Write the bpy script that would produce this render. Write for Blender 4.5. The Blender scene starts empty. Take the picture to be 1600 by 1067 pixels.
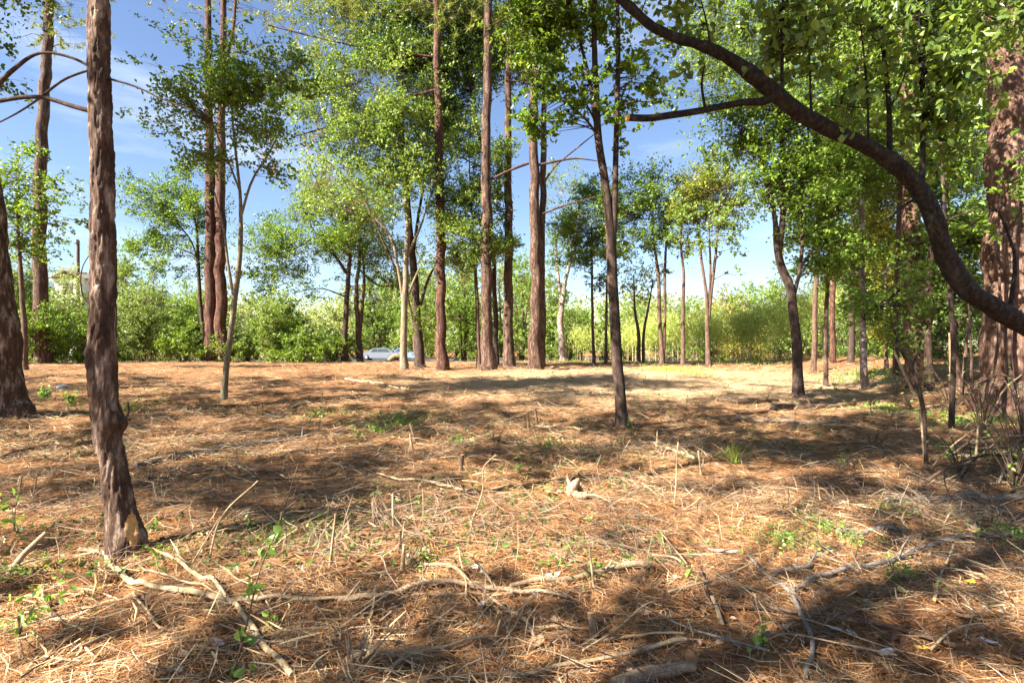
import bpy, math, random
import numpy as np
from mathutils import Vector

# ------------------------------------------------------------------ camera, sky, sun, exposure
F, YH, CH = 900.0, 542.0, 1.6            # focal length in photo pixels, horizon row, eye height
SUN_AZ, SUN_EL = 240.6, 38.0             # compass bearing (clockwise from +Y) and height of the sun
scene = bpy.context.scene
COL = scene.collection
cam_d = bpy.data.cameras.new('camera'); cam = bpy.data.objects.new('camera', cam_d); COL.objects.link(cam)
cam.location = (0, 0, CH); cam.rotation_euler = (math.radians(90), 0, 0)
cam_d.sensor_width = 36; cam_d.lens = 36 * F / 1600; cam_d.shift_y = (YH - 533.5) / 1600
cam_d.clip_start = .05; cam_d.clip_end = 4000
scene.camera = cam

world = bpy.data.worlds.new('World'); scene.world = world; world.use_nodes = True
wt = world.node_tree; bg = wt.nodes['Background']
sky = wt.nodes.new('ShaderNodeTexSky'); sky.sky_type = 'NISHITA'; sky.sun_disc = False
sky.sun_elevation = math.radians(SUN_EL); sky.sun_rotation = math.radians(SUN_AZ)
sky.air_density = 1.0; sky.dust_density = 0.3; sky.ozone_density = 3.0
tc = wt.nodes.new('ShaderNodeTexCoord'); mp = wt.nodes.new('ShaderNodeMapping')
mp.inputs['Scale'].default_value = (1.3, 1.3, 6.0)
mp.inputs['Rotation'].default_value = (0.12, 0.2, 0.3)
cn = wt.nodes.new('ShaderNodeTexNoise'); cn.inputs['Scale'].default_value = 2.2; cn.inputs['Detail'].default_value = 7
cn.inputs['Roughness'].default_value = .6
cr = wt.nodes.new('ShaderNodeValToRGB')
cr.color_ramp.elements[0].position = .50; cr.color_ramp.elements[0].color = (0, 0, 0, 1)
cr.color_ramp.elements[1].position = .80; cr.color_ramp.elements[1].color = (.5, .5, .5, 1)
mx = wt.nodes.new('ShaderNodeMixRGB'); mx.inputs['Color2'].default_value = (7.0, 7.6, 8.6, 1)
L = wt.links.new
L(tc.outputs['Generated'], mp.inputs['Vector']); L(mp.outputs[0], cn.inputs['Vector']); L(cn.outputs['Fac'], cr.inputs[0])
L(cr.outputs[0], mx.inputs['Fac']); hsv = wt.nodes.new('ShaderNodeHueSaturation'); hsv.inputs['Saturation'].default_value = .99; hsv.inputs['Hue'].default_value = .505; hsv.inputs['Value'].default_value = 1.08; L(sky.outputs[0], hsv.inputs['Color']); L(hsv.outputs[0], mx.inputs['Color1']); L(mx.outputs[0], bg.inputs['Color'])
bg.inputs['Strength'].default_value = .038

sun_d = bpy.data.lights.new('sun', 'SUN'); sun_d.energy = 5.0; sun_d.angle = math.radians(.5); sun_d.color = (1, .93, .82)
sun = bpy.data.objects.new('sun', sun_d); COL.objects.link(sun)
az, el = math.radians(SUN_AZ), math.radians(SUN_EL)
SUNV = np.array([math.sin(az) * math.cos(el), math.cos(az) * math.cos(el), math.sin(el)])
sun.rotation_euler = Vector(SUNV).to_track_quat('Z', 'Y').to_euler()
vs = scene.view_settings; vs.view_transform = 'Standard'; vs.look = 'None'; vs.exposure = 2.5; vs.gamma = 1
scene.cycles.max_bounces = 6; scene.cycles.diffuse_bounces = 3; scene.cycles.transmission_bounces = 4
scene.cycles.transparent_max_bounces = 4; scene.cycles.glossy_bounces = 1

# ------------------------------------------------------------------ numeric noise
RNG = np.random.default_rng(7); random.seed(7)
def _h(i, j, k, s):
    n = (i * 374761393 + j * 668265263 + k * 1274126177 + s * 974634331) & 0xffffffff
    n = ((n ^ (n >> 13)) * 1274126177) & 0xffffffff
    n = ((n ^ (n >> 16)) * 2246822519) & 0xffffffff
    return ((n ^ (n >> 15)) & 0xffff) / 65535.0
def vnoise(p, s=0):
    p = np.asarray(p, float); q = np.floor(p).astype(np.int64); f = p - q; f = f * f * (3 - 2 * f)
    i, j, k = q.T; x, y, z = f.T; r = 0
    for a in (0, 1):
        for b in (0, 1):
            for c in (0, 1):
                w = (x if a else 1 - x) * (y if b else 1 - y) * (z if c else 1 - z)
                r = r + w * _h(i + a, j + b, k + c, s)
    return r
def fbm(p, s=0, o=3):
    p = np.asarray(p, float); r = 0; a = .5; t = 0
    for n in range(o):
        r = r + a * vnoise(p * (2 ** n) + 17.3 * n, s + n); t += a; a *= .5
    return r / t
def sstep(a, b, x):
    t = np.clip((x - a) / (b - a), 0, 1); return t * t * (3 - 2 * t)

# ------------------------------------------------------------------ ground height and pixel helpers
def G(x, y, fine=True):
    x = np.asarray(x, float); y = np.asarray(y, float); sh = np.broadcast(x, y).shape
    x = np.broadcast_to(x, sh).ravel(); y = np.broadcast_to(y, sh).ravel(); d = np.hypot(x * .5, y)
    z = .62 * sstep(8, 31, d) * (1 - sstep(36, 62, d))
    p = np.stack([x, y, x * 0], 1)
    near = 1 - sstep(30, 60, d)
    z = z + near * .20 * (fbm(p * .28, 3, 2) - .5)
    z = z + .45 * sstep(7.5, 12, x - .25 * y + 1.5) * near            # low bank under the big pine
    if fine:
        z = z + near * (.17 * (fbm(p * 1.3, 5, 3) - .5) + .075 * (fbm(p * 4.6, 9, 2) - .5))
    return z.reshape(sh)
def P(px, py, D): return np.array([(px - 800) / F * D, D, CH - (py - YH) / F * D])
_ds = np.geomspace(1.6, 60, 900)
def hit(px, py):
    """where the sight line through a photo pixel meets the ground"""
    x = (px - 800) / F * _ds; z = CH - (py - YH) / F * _ds; g = G(x, _ds)
    k = np.nonzero(z <= g)[0]
    k = k[0] if len(k) else np.argmin(z - g)
    return np.array([x[k], _ds[k], g[k]])

# ------------------------------------------------------------------ mesh builder
class MB:
    def __init__(s): s.V = []; s.Fs = []; s.M = []; s.n = 0
    def add(s, V, faces, mat=0):
        V = np.asarray(V, float).reshape(-1, 3)
        for f in (faces if isinstance(faces, list) else [faces]):
            f = np.asarray(f, np.int64)
            if f.size: s.Fs.append(f + s.n); s.M.append(mat)
        s.V.append(V); s.n += len(V)
    def build(s, name, mats, parent=None, origin=(0, 0, 0), smooth=True):
        if not s.V: return None
        V = np.concatenate(s.V) - np.asarray(origin, float)
        idx = np.concatenate([f.ravel() for f in s.Fs])
        tot = np.concatenate([np.full(len(f), f.shape[1]) for f in s.Fs])
        mi = np.concatenate([np.full(len(f), m) for f, m in zip(s.Fs, s.M)])
        me = bpy.data.meshes.new(name)
        me.vertices.add(len(V)); me.vertices.foreach_set('co', V.ravel().astype(np.float32))
        me.loops.add(len(idx)); me.loops.foreach_set('vertex_index', idx.astype(np.int32))
        me.polygons.add(len(tot)); me.polygons.foreach_set('loop_start', np.concatenate([[0], np.cumsum(tot)[:-1]]).astype(np.int32))
        me.polygons.foreach_set('material_index', mi.astype(np.int32))
        me.polygons.foreach_set('use_smooth', np.full(len(tot), smooth))
        for m in (mats if isinstance(mats, (list, tuple)) else [mats]): me.materials.append(m)
        me.update(calc_edges=True)
        o = bpy.data.objects.new(name, me); COL.objects.link(o)
        if parent is not None: o.parent = parent
        else: o.location = origin
        return o
def tag(o, label=None, cat=None, group=None, kind=None):
    for k, v in (('label', label), ('category', cat), ('group', group), ('kind', kind)):
        if v: o[k] = v
    return o
def empty(name, loc, label, cat, group=None):
    o = bpy.data.objects.new(name, None); o.empty_display_size = .2; COL.objects.link(o); o.location = loc
    return tag(o, label, cat, group)

def spline(P_, n):
    P_ = np.asarray(P_, float)
    if len(P_) == 2: t = np.linspace(0, 1, n)[:, None]; return P_[0] * (1 - t) + P_[1] * t
    d = np.concatenate([[0], np.cumsum(np.linalg.norm(np.diff(P_[:, :3], axis=0), axis=1) + 1e-6)])
    m = np.gradient(P_, d, axis=0)
    t = np.linspace(0, d[-1], n); k = np.clip(np.searchsorted(d, t) - 1, 0, len(d) - 2)
    h = (d[k + 1] - d[k])[:, None]; u = ((t - d[k])[:, None]) / h
    return ((2*u**3-3*u**2+1)*P_[k] + (u**3-2*u**2+u)*h*m[k] + (-2*u**3+3*u**2)*P_[k+1] + (u**3-u**2)*h*m[k+1])

def tube(mb, pts, rad, seg=8, mat=0, cap=True, disp=None, flat=1.0, capmat=None):
    pts = np.asarray(pts, float); n = len(pts); rad = np.broadcast_to(np.asarray(rad, float), (n,))
    T = np.gradient(pts, axis=0); T /= np.linalg.norm(T, axis=1)[:, None] + 1e-9
    a = np.array([0, 0, 1.]) if abs(T[0, 2]) < .8 else np.array([1., 0, 0])
    N = np.empty((n, 3)); v = np.cross(T[0], np.cross(a, T[0])); 
    for i in range(n):
        v = v - T[i] * v.dot(T[i]); v /= np.linalg.norm(v) + 1e-9; N[i] = v
    B = np.cross(T, N); th = np.arange(seg) / seg * 2 * math.pi
    dirs = N[:, None] * (np.cos(th) * flat)[None, :, None] + B[:, None] * np.sin(th)[None, :, None]
    V = pts[:, None] + dirs * rad[:, None, None]
    if disp is not None:
        dd = disp(V.reshape(-1, 3), dirs.reshape(-1, 3), np.repeat(pts, seg, 0)).reshape(n, seg, 1)
        V = V + dirs * dd
    i = np.arange(n - 1)[:, None] * seg; j = np.arange(seg)[None]; j2 = (j + 1) % seg
    Fq = np.stack([i + j, i + j2, i + seg + j2, i + seg + j], -1).reshape(-1, 4)
    mb.add(V.reshape(-1, 3), Fq, mat)
    if cap:
        for e in (0, n - 1):
            ring = V[e]; c = pts[e] + T[e] * (rad[e] * (.25 if e else -.25))
            k = np.arange(seg); k2 = (k + 1) % seg
            f = np.stack([k, k2, np.full(seg, seg)], 1)
            mb.add(np.vstack([ring, c]), f if e else f[:, ::-1], mat if capmat is None or not e else capmat)

def twigs(mb, A, B, r0, r1, rng, sag=.08, mat=0):
    A = np.asarray(A, float); B = np.asarray(B, float); n = len(A)
    if not n: return
    d = B - A; L_ = np.linalg.norm(d, axis=1)[:, None] + 1e-6
    M_ = (A + B) / 2 + rng.normal(0, 1, (n, 3)) * L_ * sag
    ref = np.where(np.abs(d[:, 2:3]) / L_ > .8, [[1., 0, 0]], [[0, 0, 1.]])
    s = np.cross(d, ref); s /= np.linalg.norm(s, axis=1)[:, None]; t = np.cross(d / L_, s)
    V = []
    for C_, r in ((A, r0), (M_, (np.asarray(r0) + r1) / 2), (B, r1)):
        for a in (0, 2.0944, 4.18879): V.append(C_ + (s * math.cos(a) + t * math.sin(a)) * np.reshape(np.broadcast_to(r, (n,)), (n, 1)))
    V = np.stack(V, 1).reshape(-1, 3); base = np.arange(n)[:, None] * 9
    f = [[0, 1, 4, 3], [1, 2, 5, 4], [2, 0, 3, 5], [3, 4, 7, 6], [4, 5, 8, 7], [5, 3, 6, 8]]
    mb.add(V, np.concatenate([base + np.array(q)[None] for q in f]), mat)

def unit(v): return v / (np.linalg.norm(v, axis=-1, keepdims=True) + 1e-9)
def leaves(mb, Pn, Ln, asp, rng, up=.7, shape=4, droop=.0, mat=0, fold=.18):
    n = len(Pn)
    if not n: return
    nr = unit(rng.normal(0, 1, (n, 3)) + np.array([0, 0, up])); d = unit(np.cross(nr, rng.normal(0, 1, (n, 3))) - np.array([0, 0, droop]))
    s = unit(np.cross(nr, d)); nr = np.cross(d, s)
    Ls = (Ln * rng.uniform(.65, 1.3, n))[:, None]; w = Ls * asp / 2; k = np.arange(n)[:, None]
    if shape == 4:
        V = np.stack([Pn - d * Ls / 2, Pn + s * w + nr * w * fold, Pn + d * Ls / 2, Pn - s * w + nr * w * fold], 1)
        mb.add(V.reshape(-1, 3), k * 4 + np.arange(4)[None], mat)
    else:
        V = np.stack([Pn - d * Ls * .5, Pn - d * Ls * .18 + s * w + nr * w * .35, Pn + d * Ls * .18 + s * w * .8 + nr * w * .28, Pn + d * Ls * .5 - nr * w * .3,
                      Pn + d * Ls * .18 - s * w * .8 + nr * w * .28, Pn - d * Ls * .18 - s * w + nr * w * .35], 1)
        mb.add(V.reshape(-1, 3), [k * 6 + np.array([0, 1, 2, 3])[None], k * 6 + np.array([0, 3, 4, 5])[None]], mat)
def needles(mb, C_, per, Ln, w, rng, up=.5, mat=0):
    Q = np.repeat(C_, per, 0); n = len(Q)
    d = unit(rng.normal(0, 1, (n, 3)) + np.array([0, 0, up])); s = unit(np.cross(d, rng.normal(0, 1, (n, 3))))
    Ls = (Ln * rng.uniform(.6, 1.2, n))[:, None]
    V = np.stack([Q - s * w / 2, Q + s * w / 2, Q + d * Ls], 1)
    mb.add(V.reshape(-1, 3), np.arange(n)[:, None] * 3 + np.arange(3)[None], mat)

# ------------------------------------------------------------------ materials
def newmat(name):
    m = bpy.data.materials.new(name); m.use_nodes = True; nt = m.node_tree; nt.nodes.clear()
    return m, nt, (lambda t, **k: _node(nt, t, k)), nt.links.new
def _node(nt, t, k):
    n = nt.nodes.new('ShaderNode' + t)
    for a, v in k.items():
        if hasattr(n, a): setattr(n, a, v)
        else: n.inputs[a.replace('_', ' ')].default_value = v
    return n
def ramp(n, stops):
    e = n.color_ramp.elements
    while len(e) < len(stops): e.new(.5)
    for q, (p, c) in zip(e, stops): q.position = p; q.color = (*c, 1)
def leaf_mat(name, cols, trans=.38, rough=.40, spec=.35):
    cols = [tuple(v * k for v, k in zip(c, (2.2, 1.95, 1.4))) for c in cols]
    m, nt, N_, K = newmat(name)
    g = N_('NewGeometry'); r = N_('ValToRGB'); ramp(r, [(i / (len(cols) - 1), c) for i, c in enumerate(cols)])
    K(g.outputs['Random Per Island'], r.inputs[0])
    b = N_('BsdfPrincipled', Roughness=rough); b.inputs['Specular IOR Level'].default_value = spec
    K(r.outputs[0], b.inputs['Base Color'])
    t = N_('BsdfTranslucent'); hs = N_('HueSaturation', Saturation=1.1, Value=1.5, Hue=.49); K(r.outputs[0], hs.inputs['Color']); K(hs.outputs[0], t.inputs[0])
    x = N_('MixShader'); x.inputs[0].default_value = trans; K(b.outputs[0], x.inputs[1]); K(t.outputs[0], x.inputs[2])
    o = N_('OutputMaterial'); K(x.outputs[0], o.inputs[0]); return m
def island_mat(name, cols, rough=.8, spec=.15):
    m, nt, N_, K = newmat(name)
    g = N_('NewGeometry'); r = N_('ValToRGB'); ramp(r, [(i / (len(cols) - 1), c) for i, c in enumerate(cols)])
    K(g.outputs['Random Per Island'], r.inputs[0])
    b = N_('BsdfPrincipled', Roughness=rough); b.inputs['Specular IOR Level'].default_value = spec
    K(r.outputs[0], b.inputs['Base Color']); o = N_('OutputMaterial'); K(b.outputs[0], o.inputs[0]); return m
def bark_mat(name, dark, mid, light, sc=7.0, stretch=.22, bump=.6, dist=.03, blotch=.0, bcol=(.5, .45, .38), moss=0, crack=.75):
    m, nt, N_, K = newmat(name)
    t = N_('TexCoord'); p = N_('Mapping'); p.inputs['Scale'].default_value = (1, 1, stretch); K(t.outputs['Object'], p.inputs[0])
    n1 = N_('TexNoise', Scale=sc, Detail=6, Roughness=.65); K(p.outputs[0], n1.inputs['Vector'])
    v = N_('TexVoronoi', Scale=sc * 1.6, feature='DISTANCE_TO_EDGE'); 
    mxv = N_('MixRGB', blend_type='ADD', Fac=.25); K(p.outputs[0], mxv.inputs[1]); K(n1.outputs['Color'], mxv.inputs[2]); K(mxv.outputs[0], v.inputs['Vector'])
    r = N_('ValToRGB'); ramp(r, [(.28, dark), (.5, mid), (.72, light)]); K(n1.outputs['Fac'], r.inputs[0])
    cr_ = N_('ValToRGB'); ramp(cr_, [(.0, (.35, .3, .3)), (.12, (1, 1, 1))]); K(v.outputs['Distance'], cr_.inputs[0])
    mu = N_('MixRGB', blend_type='MULTIPLY', Fac=crack); K(r.outputs[0], mu.inputs[1]); K(cr_.outputs[0], mu.inputs[2]); out = mu.outputs[0]
    if blotch or moss:
        n2 = N_('TexNoise', Scale=3.1 if blotch else 5.0, Detail=5, Roughness=.6); K(t.outputs['Object'], n2.inputs['Vector'])
        r2 = N_('ValToRGB'); ramp(r2, [(.52, (0, 0, 0)), (.6, (1, 1, 1))]); K(n2.outputs['Fac'], r2.inputs[0])
        ml = N_('Math', operation='MULTIPLY'); ml.inputs[1].default_value = blotch or moss; K(r2.outputs[0], ml.inputs[0])
        m2 = N_('MixRGB'); m2.inputs[2].default_value = (*(bcol if blotch else (.09, .10, .05)), 1); K(ml.outputs[0], m2.inputs[0]); K(out, m2.inputs[1]); out = m2.outputs[0]
    b = N_('BsdfPrincipled', Roughness=.88); b.inputs['Specular IOR Level'].default_value = .2; K(out, b.inputs['Base Color'])
    ad = N_('Math', operation='MULTIPLY_ADD'); ad.inputs[1].default_value = .8; K(cr_.outputs[0], ad.inputs[0]); K(n1.outputs['Fac'], ad.inputs[2])
    bp = N_('Bump', Strength=bump, Distance=dist); K(ad.outputs[0], bp.inputs['Height']); K(bp.outputs[0], b.inputs['Normal'])
    o = N_('OutputMaterial'); K(b.outputs[0], o.inputs[0]); return m
def plain_mat(name, col, rough=.6, spec=.3, noise=.25, metal=0, sc=14):
    m, nt, N_, K = newmat(name)
    t = N_('TexCoord'); n1 = N_('TexNoise', Scale=sc, Detail=4); K(t.outputs['Object'], n1.inputs['Vector'])
    r = N_('ValToRGB'); ramp(r, [(.3, tuple(c * (1 - noise) for c in col)), (.7, tuple(min(1, c * (1 + noise)) for c in col))]); K(n1.outputs['Fac'], r.inputs[0])
    b = N_('BsdfPrincipled', Roughness=rough, Metallic=metal); b.inputs['Specular IOR Level'].default_value = spec; K(r.outputs[0], b.inputs['Base Color'])
    o = N_('OutputMaterial'); K(b.outputs[0], o.inputs[0]); return m

M = {}
M['leaf_mid'] = leaf_mat('leaf_mid', [(.030, .062, .014), (.05, .10, .018), (.075, .13, .022), (.10, .15, .03)])
M['leaf_dark'] = leaf_mat('leaf_dark', [(.020, .045, .012), (.035, .07, .016), (.055, .095, .02), (.07, .11, .022)], .3)
M['leaf_hedge'] = leaf_mat('leaf_hedge', [(.04, .075, .025), (.06, .10, .03), (.085, .125, .04), (.11, .15, .055)])
M['leaf_lime'] = leaf_mat('leaf_lime', [(.042, .085, .018), (.065, .115, .025), (.09, .14, .035), (.125, .17, .06)])
M['leaf_gold'] = leaf_mat('leaf_gold', [(.07, .095, .02), (.095, .115, .026), (.125, .125, .03), (.15, .13, .035)])
M['leaf_yellow'] = leaf_mat('leaf_yellow', [(.06, .10, .02), (.085, .12, .024), (.11, .14, .028), (.16, .15, .035)])
M['leaf_blue'] = leaf_mat('leaf_blue', [(.035, .07, .03), (.05, .095, .035), (.07, .12, .045), (.09, .14, .05)])
M['leaf_arch'] = leaf_mat('leaf_arch', [(.030, .055, .014), (.045, .08, .018), (.065, .11, .022), (.09, .14, .03)], .36, .4, .5)
M['bamboo_leaf'] = leaf_mat('bamboo_leaf', [(.11, .17, .05), (.15, .215, .07), (.18, .235, .09), (.23, .26, .13)], .5)
M['needle'] = leaf_mat('needle', [(.05, .08, .02), (.08, .12, .03), (.12, .15, .035), (.17, .17, .05)], .25)
M['needle_dead'] = leaf_mat('needle_dead', [(.13, .075, .03), (.19, .11, .05), (.24, .16, .08)], .2)
M['grass'] = leaf_mat('grass', [(.10, .17, .03), (.15, .23, .04), (.22, .28, .07)], .4)
M['vine'] = leaf_mat('vine', [(.04, .085, .02), (.07, .13, .03), (.10, .17, .04), (.13, .2, .06)], .35, .4, .5)
M['far_leaf'] = leaf_mat('far_leaf', [(.07, .11, .04), (.10, .15, .055), (.14, .18, .075), (.19, .21, .10)], .35)
M['bark_front'] = bark_mat('bark_front', (.02, .012, .009), (.09, .052, .034), (.44, .325, .245), 11, .25, .6, .02, crack=.5)
M['bark_dark'] = bark_mat('bark_dark', (.03, .02, .016), (.065, .042, .032), (.13, .09, .07), 14, .3, .6, .015)
M['bark_brown'] = bark_mat('bark_brown', (.05, .03, .022), (.12, .075, .052), (.21, .14, .10), 10, .25, .6, .02)
M['bark_pine'] = bark_mat('bark_pine', (.03, .018, .013), (.11, .063, .043), (.26, .17, .125), 8, .22, .9, .04)
M['bark_red'] = bark_mat('bark_red', (.03, .016, .012), (.115, .055, .038), (.23, .125, .085), 8, .2, .9, .04)
M['bark_big'] = bark_mat('bark_big', (.05, .026, .018), (.145, .08, .054), (.33, .21, .155), 7, .25, .7, .04, crack=.35)
M['bark_pale'] = bark_mat('bark_pale', (.11, .085, .055), (.21, .165, .11), (.32, .26, .18), 12, .3, .3, .01, moss=.35)
M['bark_blotch'] = bark_mat('bark_blotch', (.12, .085, .065), (.26, .19, .15), (.38, .30, .25), 10, .3, .4, .015, blotch=.8, bcol=(.52, .46, .42))
M['bark_arch'] = bark_mat('bark_arch', (.014, .010, .008), (.034, .026, .020), (.10, .082, .064), 24, .7, .9, .02, moss=.08)
M['cut_wood'] = plain_mat('cut_wood', (.50, .27, .095), .75, .2, .25, sc=40)
M['stick_pale'] = bark_mat('stick_pale', (.27, .18, .09), (.46, .33, .19), (.60, .47, .30), 22, .6, .3, .006)
M['stick_tan'] = bark_mat('stick_tan', (.20, .13, .075), (.36, .25, .15), (.50, .38, .24), 22, .6, .4, .006)
M['stick_grey'] = bark_mat('stick_grey', (.12, .10, .085), (.23, .195, .165), (.34, .30, .26), 26, .7, .5, .008)
M['stick_brown'] = bark_mat('stick_brown', (.075, .045, .03), (.15, .095, .06), (.25, .17, .11), 24, .7, .5, .008)
M['straw'] = island_mat('straw', [(.08, .034, .016), (.32, .125, .044), (.44, .20, .072), (.50, .30, .14), (.16, .075, .038), (.60, .46, .27)])
M['straw_far'] = island_mat('straw_far', [(.20, .105, .05), (.36, .20, .095), (.50, .36, .20), (.17, .115, .07), (.60, .48, .31), (.31, .165, .075)])
M['chips'] = island_mat('chips', [(.38, .24, .11), (.54, .38, .20), (.64, .49, .29), (.26, .15, .075), (.48, .34, .19), (.15, .09, .05)])
M['twig_bits'] = island_mat('twig_bits', [(.05, .033, .024), (.13, .09, .063), (.24, .185, .13), (.10, .058, .036), (.34, .26, .17), (.035, .025, .019)])  # brushwood tones; the darkest also stand in for shadow gaps between the litter
M['litter'] = island_mat('litter', [(.15, .07, .035), (.24, .12, .06), (.28, .20, .13), (.12, .06, .035), (.30, .24, .2), (.26, .11, .045)], .65, .3)

def ground_mat():
    m, nt, N_, K = newmat('ground_litter')
    t = N_('TexCoord')
    n1 = N_('TexNoise', Scale=.55, Detail=6, Roughness=.6); n2 = N_('TexNoise', Scale=9, Detail=8, Roughness=.7)
    n3 = N_('TexNoise', Scale=60, Detail=4, Roughness=.7)
    for n in (n1, n2, n3): K(t.outputs['Object'], n.inputs['Vector'])
    r1 = N_('ValToRGB'); ramp(r1, [(.3, (.14, .066, .032)), (.45, (.26, .13, .06)), (.58, (.36, .21, .105)), (.72, (.17, .11, .066))]); K(n2.outputs['Fac'], r1.inputs[0])
    r2 = N_('ValToRGB'); ramp(r2, [(.38, (.7, .62, .56)), (.62, (1.25, 1.2, 1.12))]); K(n1.outputs['Fac'], r2.inputs[0])
    r3 = N_('ValToRGB'); ramp(r3, [(.35, (.45, .42, .4)), (.65, (1.1, 1.1, 1.1))]); K(n3.outputs['Fac'], r3.inputs[0])
    a = N_('MixRGB', blend_type='MULTIPLY', Fac=.8); K(r1.outputs[0], a.inputs[1]); K(r2.outputs[0], a.inputs[2])
    b_ = N_('MixRGB', blend_type='MULTIPLY', Fac=.9); K(a.outputs[0], b_.inputs[1]); K(r3.outputs[0], b_.inputs[2])
    # ground colour lightened to pale straw in the far middle of the clearing
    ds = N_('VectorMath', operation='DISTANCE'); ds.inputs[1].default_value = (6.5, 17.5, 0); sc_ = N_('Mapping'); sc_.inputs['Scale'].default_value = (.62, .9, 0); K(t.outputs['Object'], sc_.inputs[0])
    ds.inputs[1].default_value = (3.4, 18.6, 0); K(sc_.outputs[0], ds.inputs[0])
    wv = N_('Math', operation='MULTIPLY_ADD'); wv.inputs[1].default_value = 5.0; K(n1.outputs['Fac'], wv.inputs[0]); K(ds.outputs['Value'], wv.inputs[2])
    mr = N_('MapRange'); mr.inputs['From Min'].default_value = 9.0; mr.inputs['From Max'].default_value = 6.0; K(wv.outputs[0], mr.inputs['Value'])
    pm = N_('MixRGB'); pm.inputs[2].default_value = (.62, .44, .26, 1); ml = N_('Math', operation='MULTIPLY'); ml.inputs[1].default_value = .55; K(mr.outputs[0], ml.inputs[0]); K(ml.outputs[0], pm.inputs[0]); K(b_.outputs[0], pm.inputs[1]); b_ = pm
    b = N_('BsdfPrincipled', Roughness=.95); b.inputs['Specular IOR Level'].default_value = .1; K(b_.outputs[0], b.inputs['Base Color'])
    bp = N_('Bump', Strength=.8, Distance=.04); K(n3.outputs['Fac'], bp.inputs['Height']); K(bp.outputs[0], b.inputs['Normal'])
    o = N_('OutputMaterial'); K(b.outputs[0], o.inputs[0]); return m
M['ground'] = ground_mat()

# ------------------------------------------------------------------ the ground and what covers it
def make_ground():
    rows = np.concatenate([np.linspace(-14, .8, 20), np.geomspace(1, 70, 420), np.geomspace(75, 2600, 40)])
    u = np.linspace(-1, 1, 361); u = np.sign(u) * np.abs(u) ** 1.15
    half = np.where(rows < 1, 16, np.maximum(16, rows * 1.5) if True else 0)
    half = np.clip(np.abs(rows) * 1.35 + 3, 12, None)
    X = u[None] * half[:, None]; Y = np.broadcast_to(rows[:, None], X.shape)
    Z = G(X, Y); n, k = X.shape
    i = np.arange(n - 1)[:, None] * k; j = np.arange(k - 1)[None]
    Fq = np.stack([i + j, i + j + 1, i + k + j + 1, i + k + j], -1).reshape(-1, 4)
    mb = MB(); mb.add(np.stack([X, Y, Z], -1).reshape(-1, 3), Fq)
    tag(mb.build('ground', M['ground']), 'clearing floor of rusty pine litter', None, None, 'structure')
make_ground()

def scatter_xy(n, d0, d1, rng, widen=1.06, power=0.0):
    D = d0 * (d1 / d0) ** (rng.uniform(0, 1, n) ** (1 + power)); x = rng.uniform(-1, 1, n) * (D * .89 * widen + .8)
    return x, D
def strips(mb, x, y, Ln, W, rng, tilt=.18, lift=.01, bend=.12, ang=None, mat=0):
    """bent flat slivers lying on the ground, two quads each"""
    n = len(x); z = G(x, y) + lift * rng.uniform(.2, 1.6, n)
    a = rng.uniform(0, 2 * math.pi, n) if ang is None else ang
    tl = rng.normal(0, tilt, n)
    d = np.stack([np.cos(a) * np.cos(tl), np.sin(a) * np.cos(tl), np.sin(tl)], 1)
    s = np.stack([-np.sin(a), np.cos(a), rng.normal(0, .5, n)], 1); s = unit(s)
    c = np.stack([x, y, z + np.abs(np.sin(tl)) * Ln * .4], 1)
    Ln = Ln[:, None]; W = W[:, None]; b = rng.normal(0, bend, (n, 1)) * Ln
    q0 = c - d * Ln / 2; q1 = c + s * b + np.array([0, 0, 1]) * np.abs(b) * .3; q2 = c + d * Ln / 2
    V = np.stack([q0 - s * W * .3, q0 + s * W * .3, q1 - s * W * .5, q1 + s * W * .5, q2 - s * W * .15, q2 + s * W * .15], 1)
    k = np.arange(n)[:, None] * 6
    mb.add(V.reshape(-1, 3), [k + np.array([0, 1, 3, 2])[None], k + np.array([2, 3, 5, 4])[None]], mat)

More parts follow.
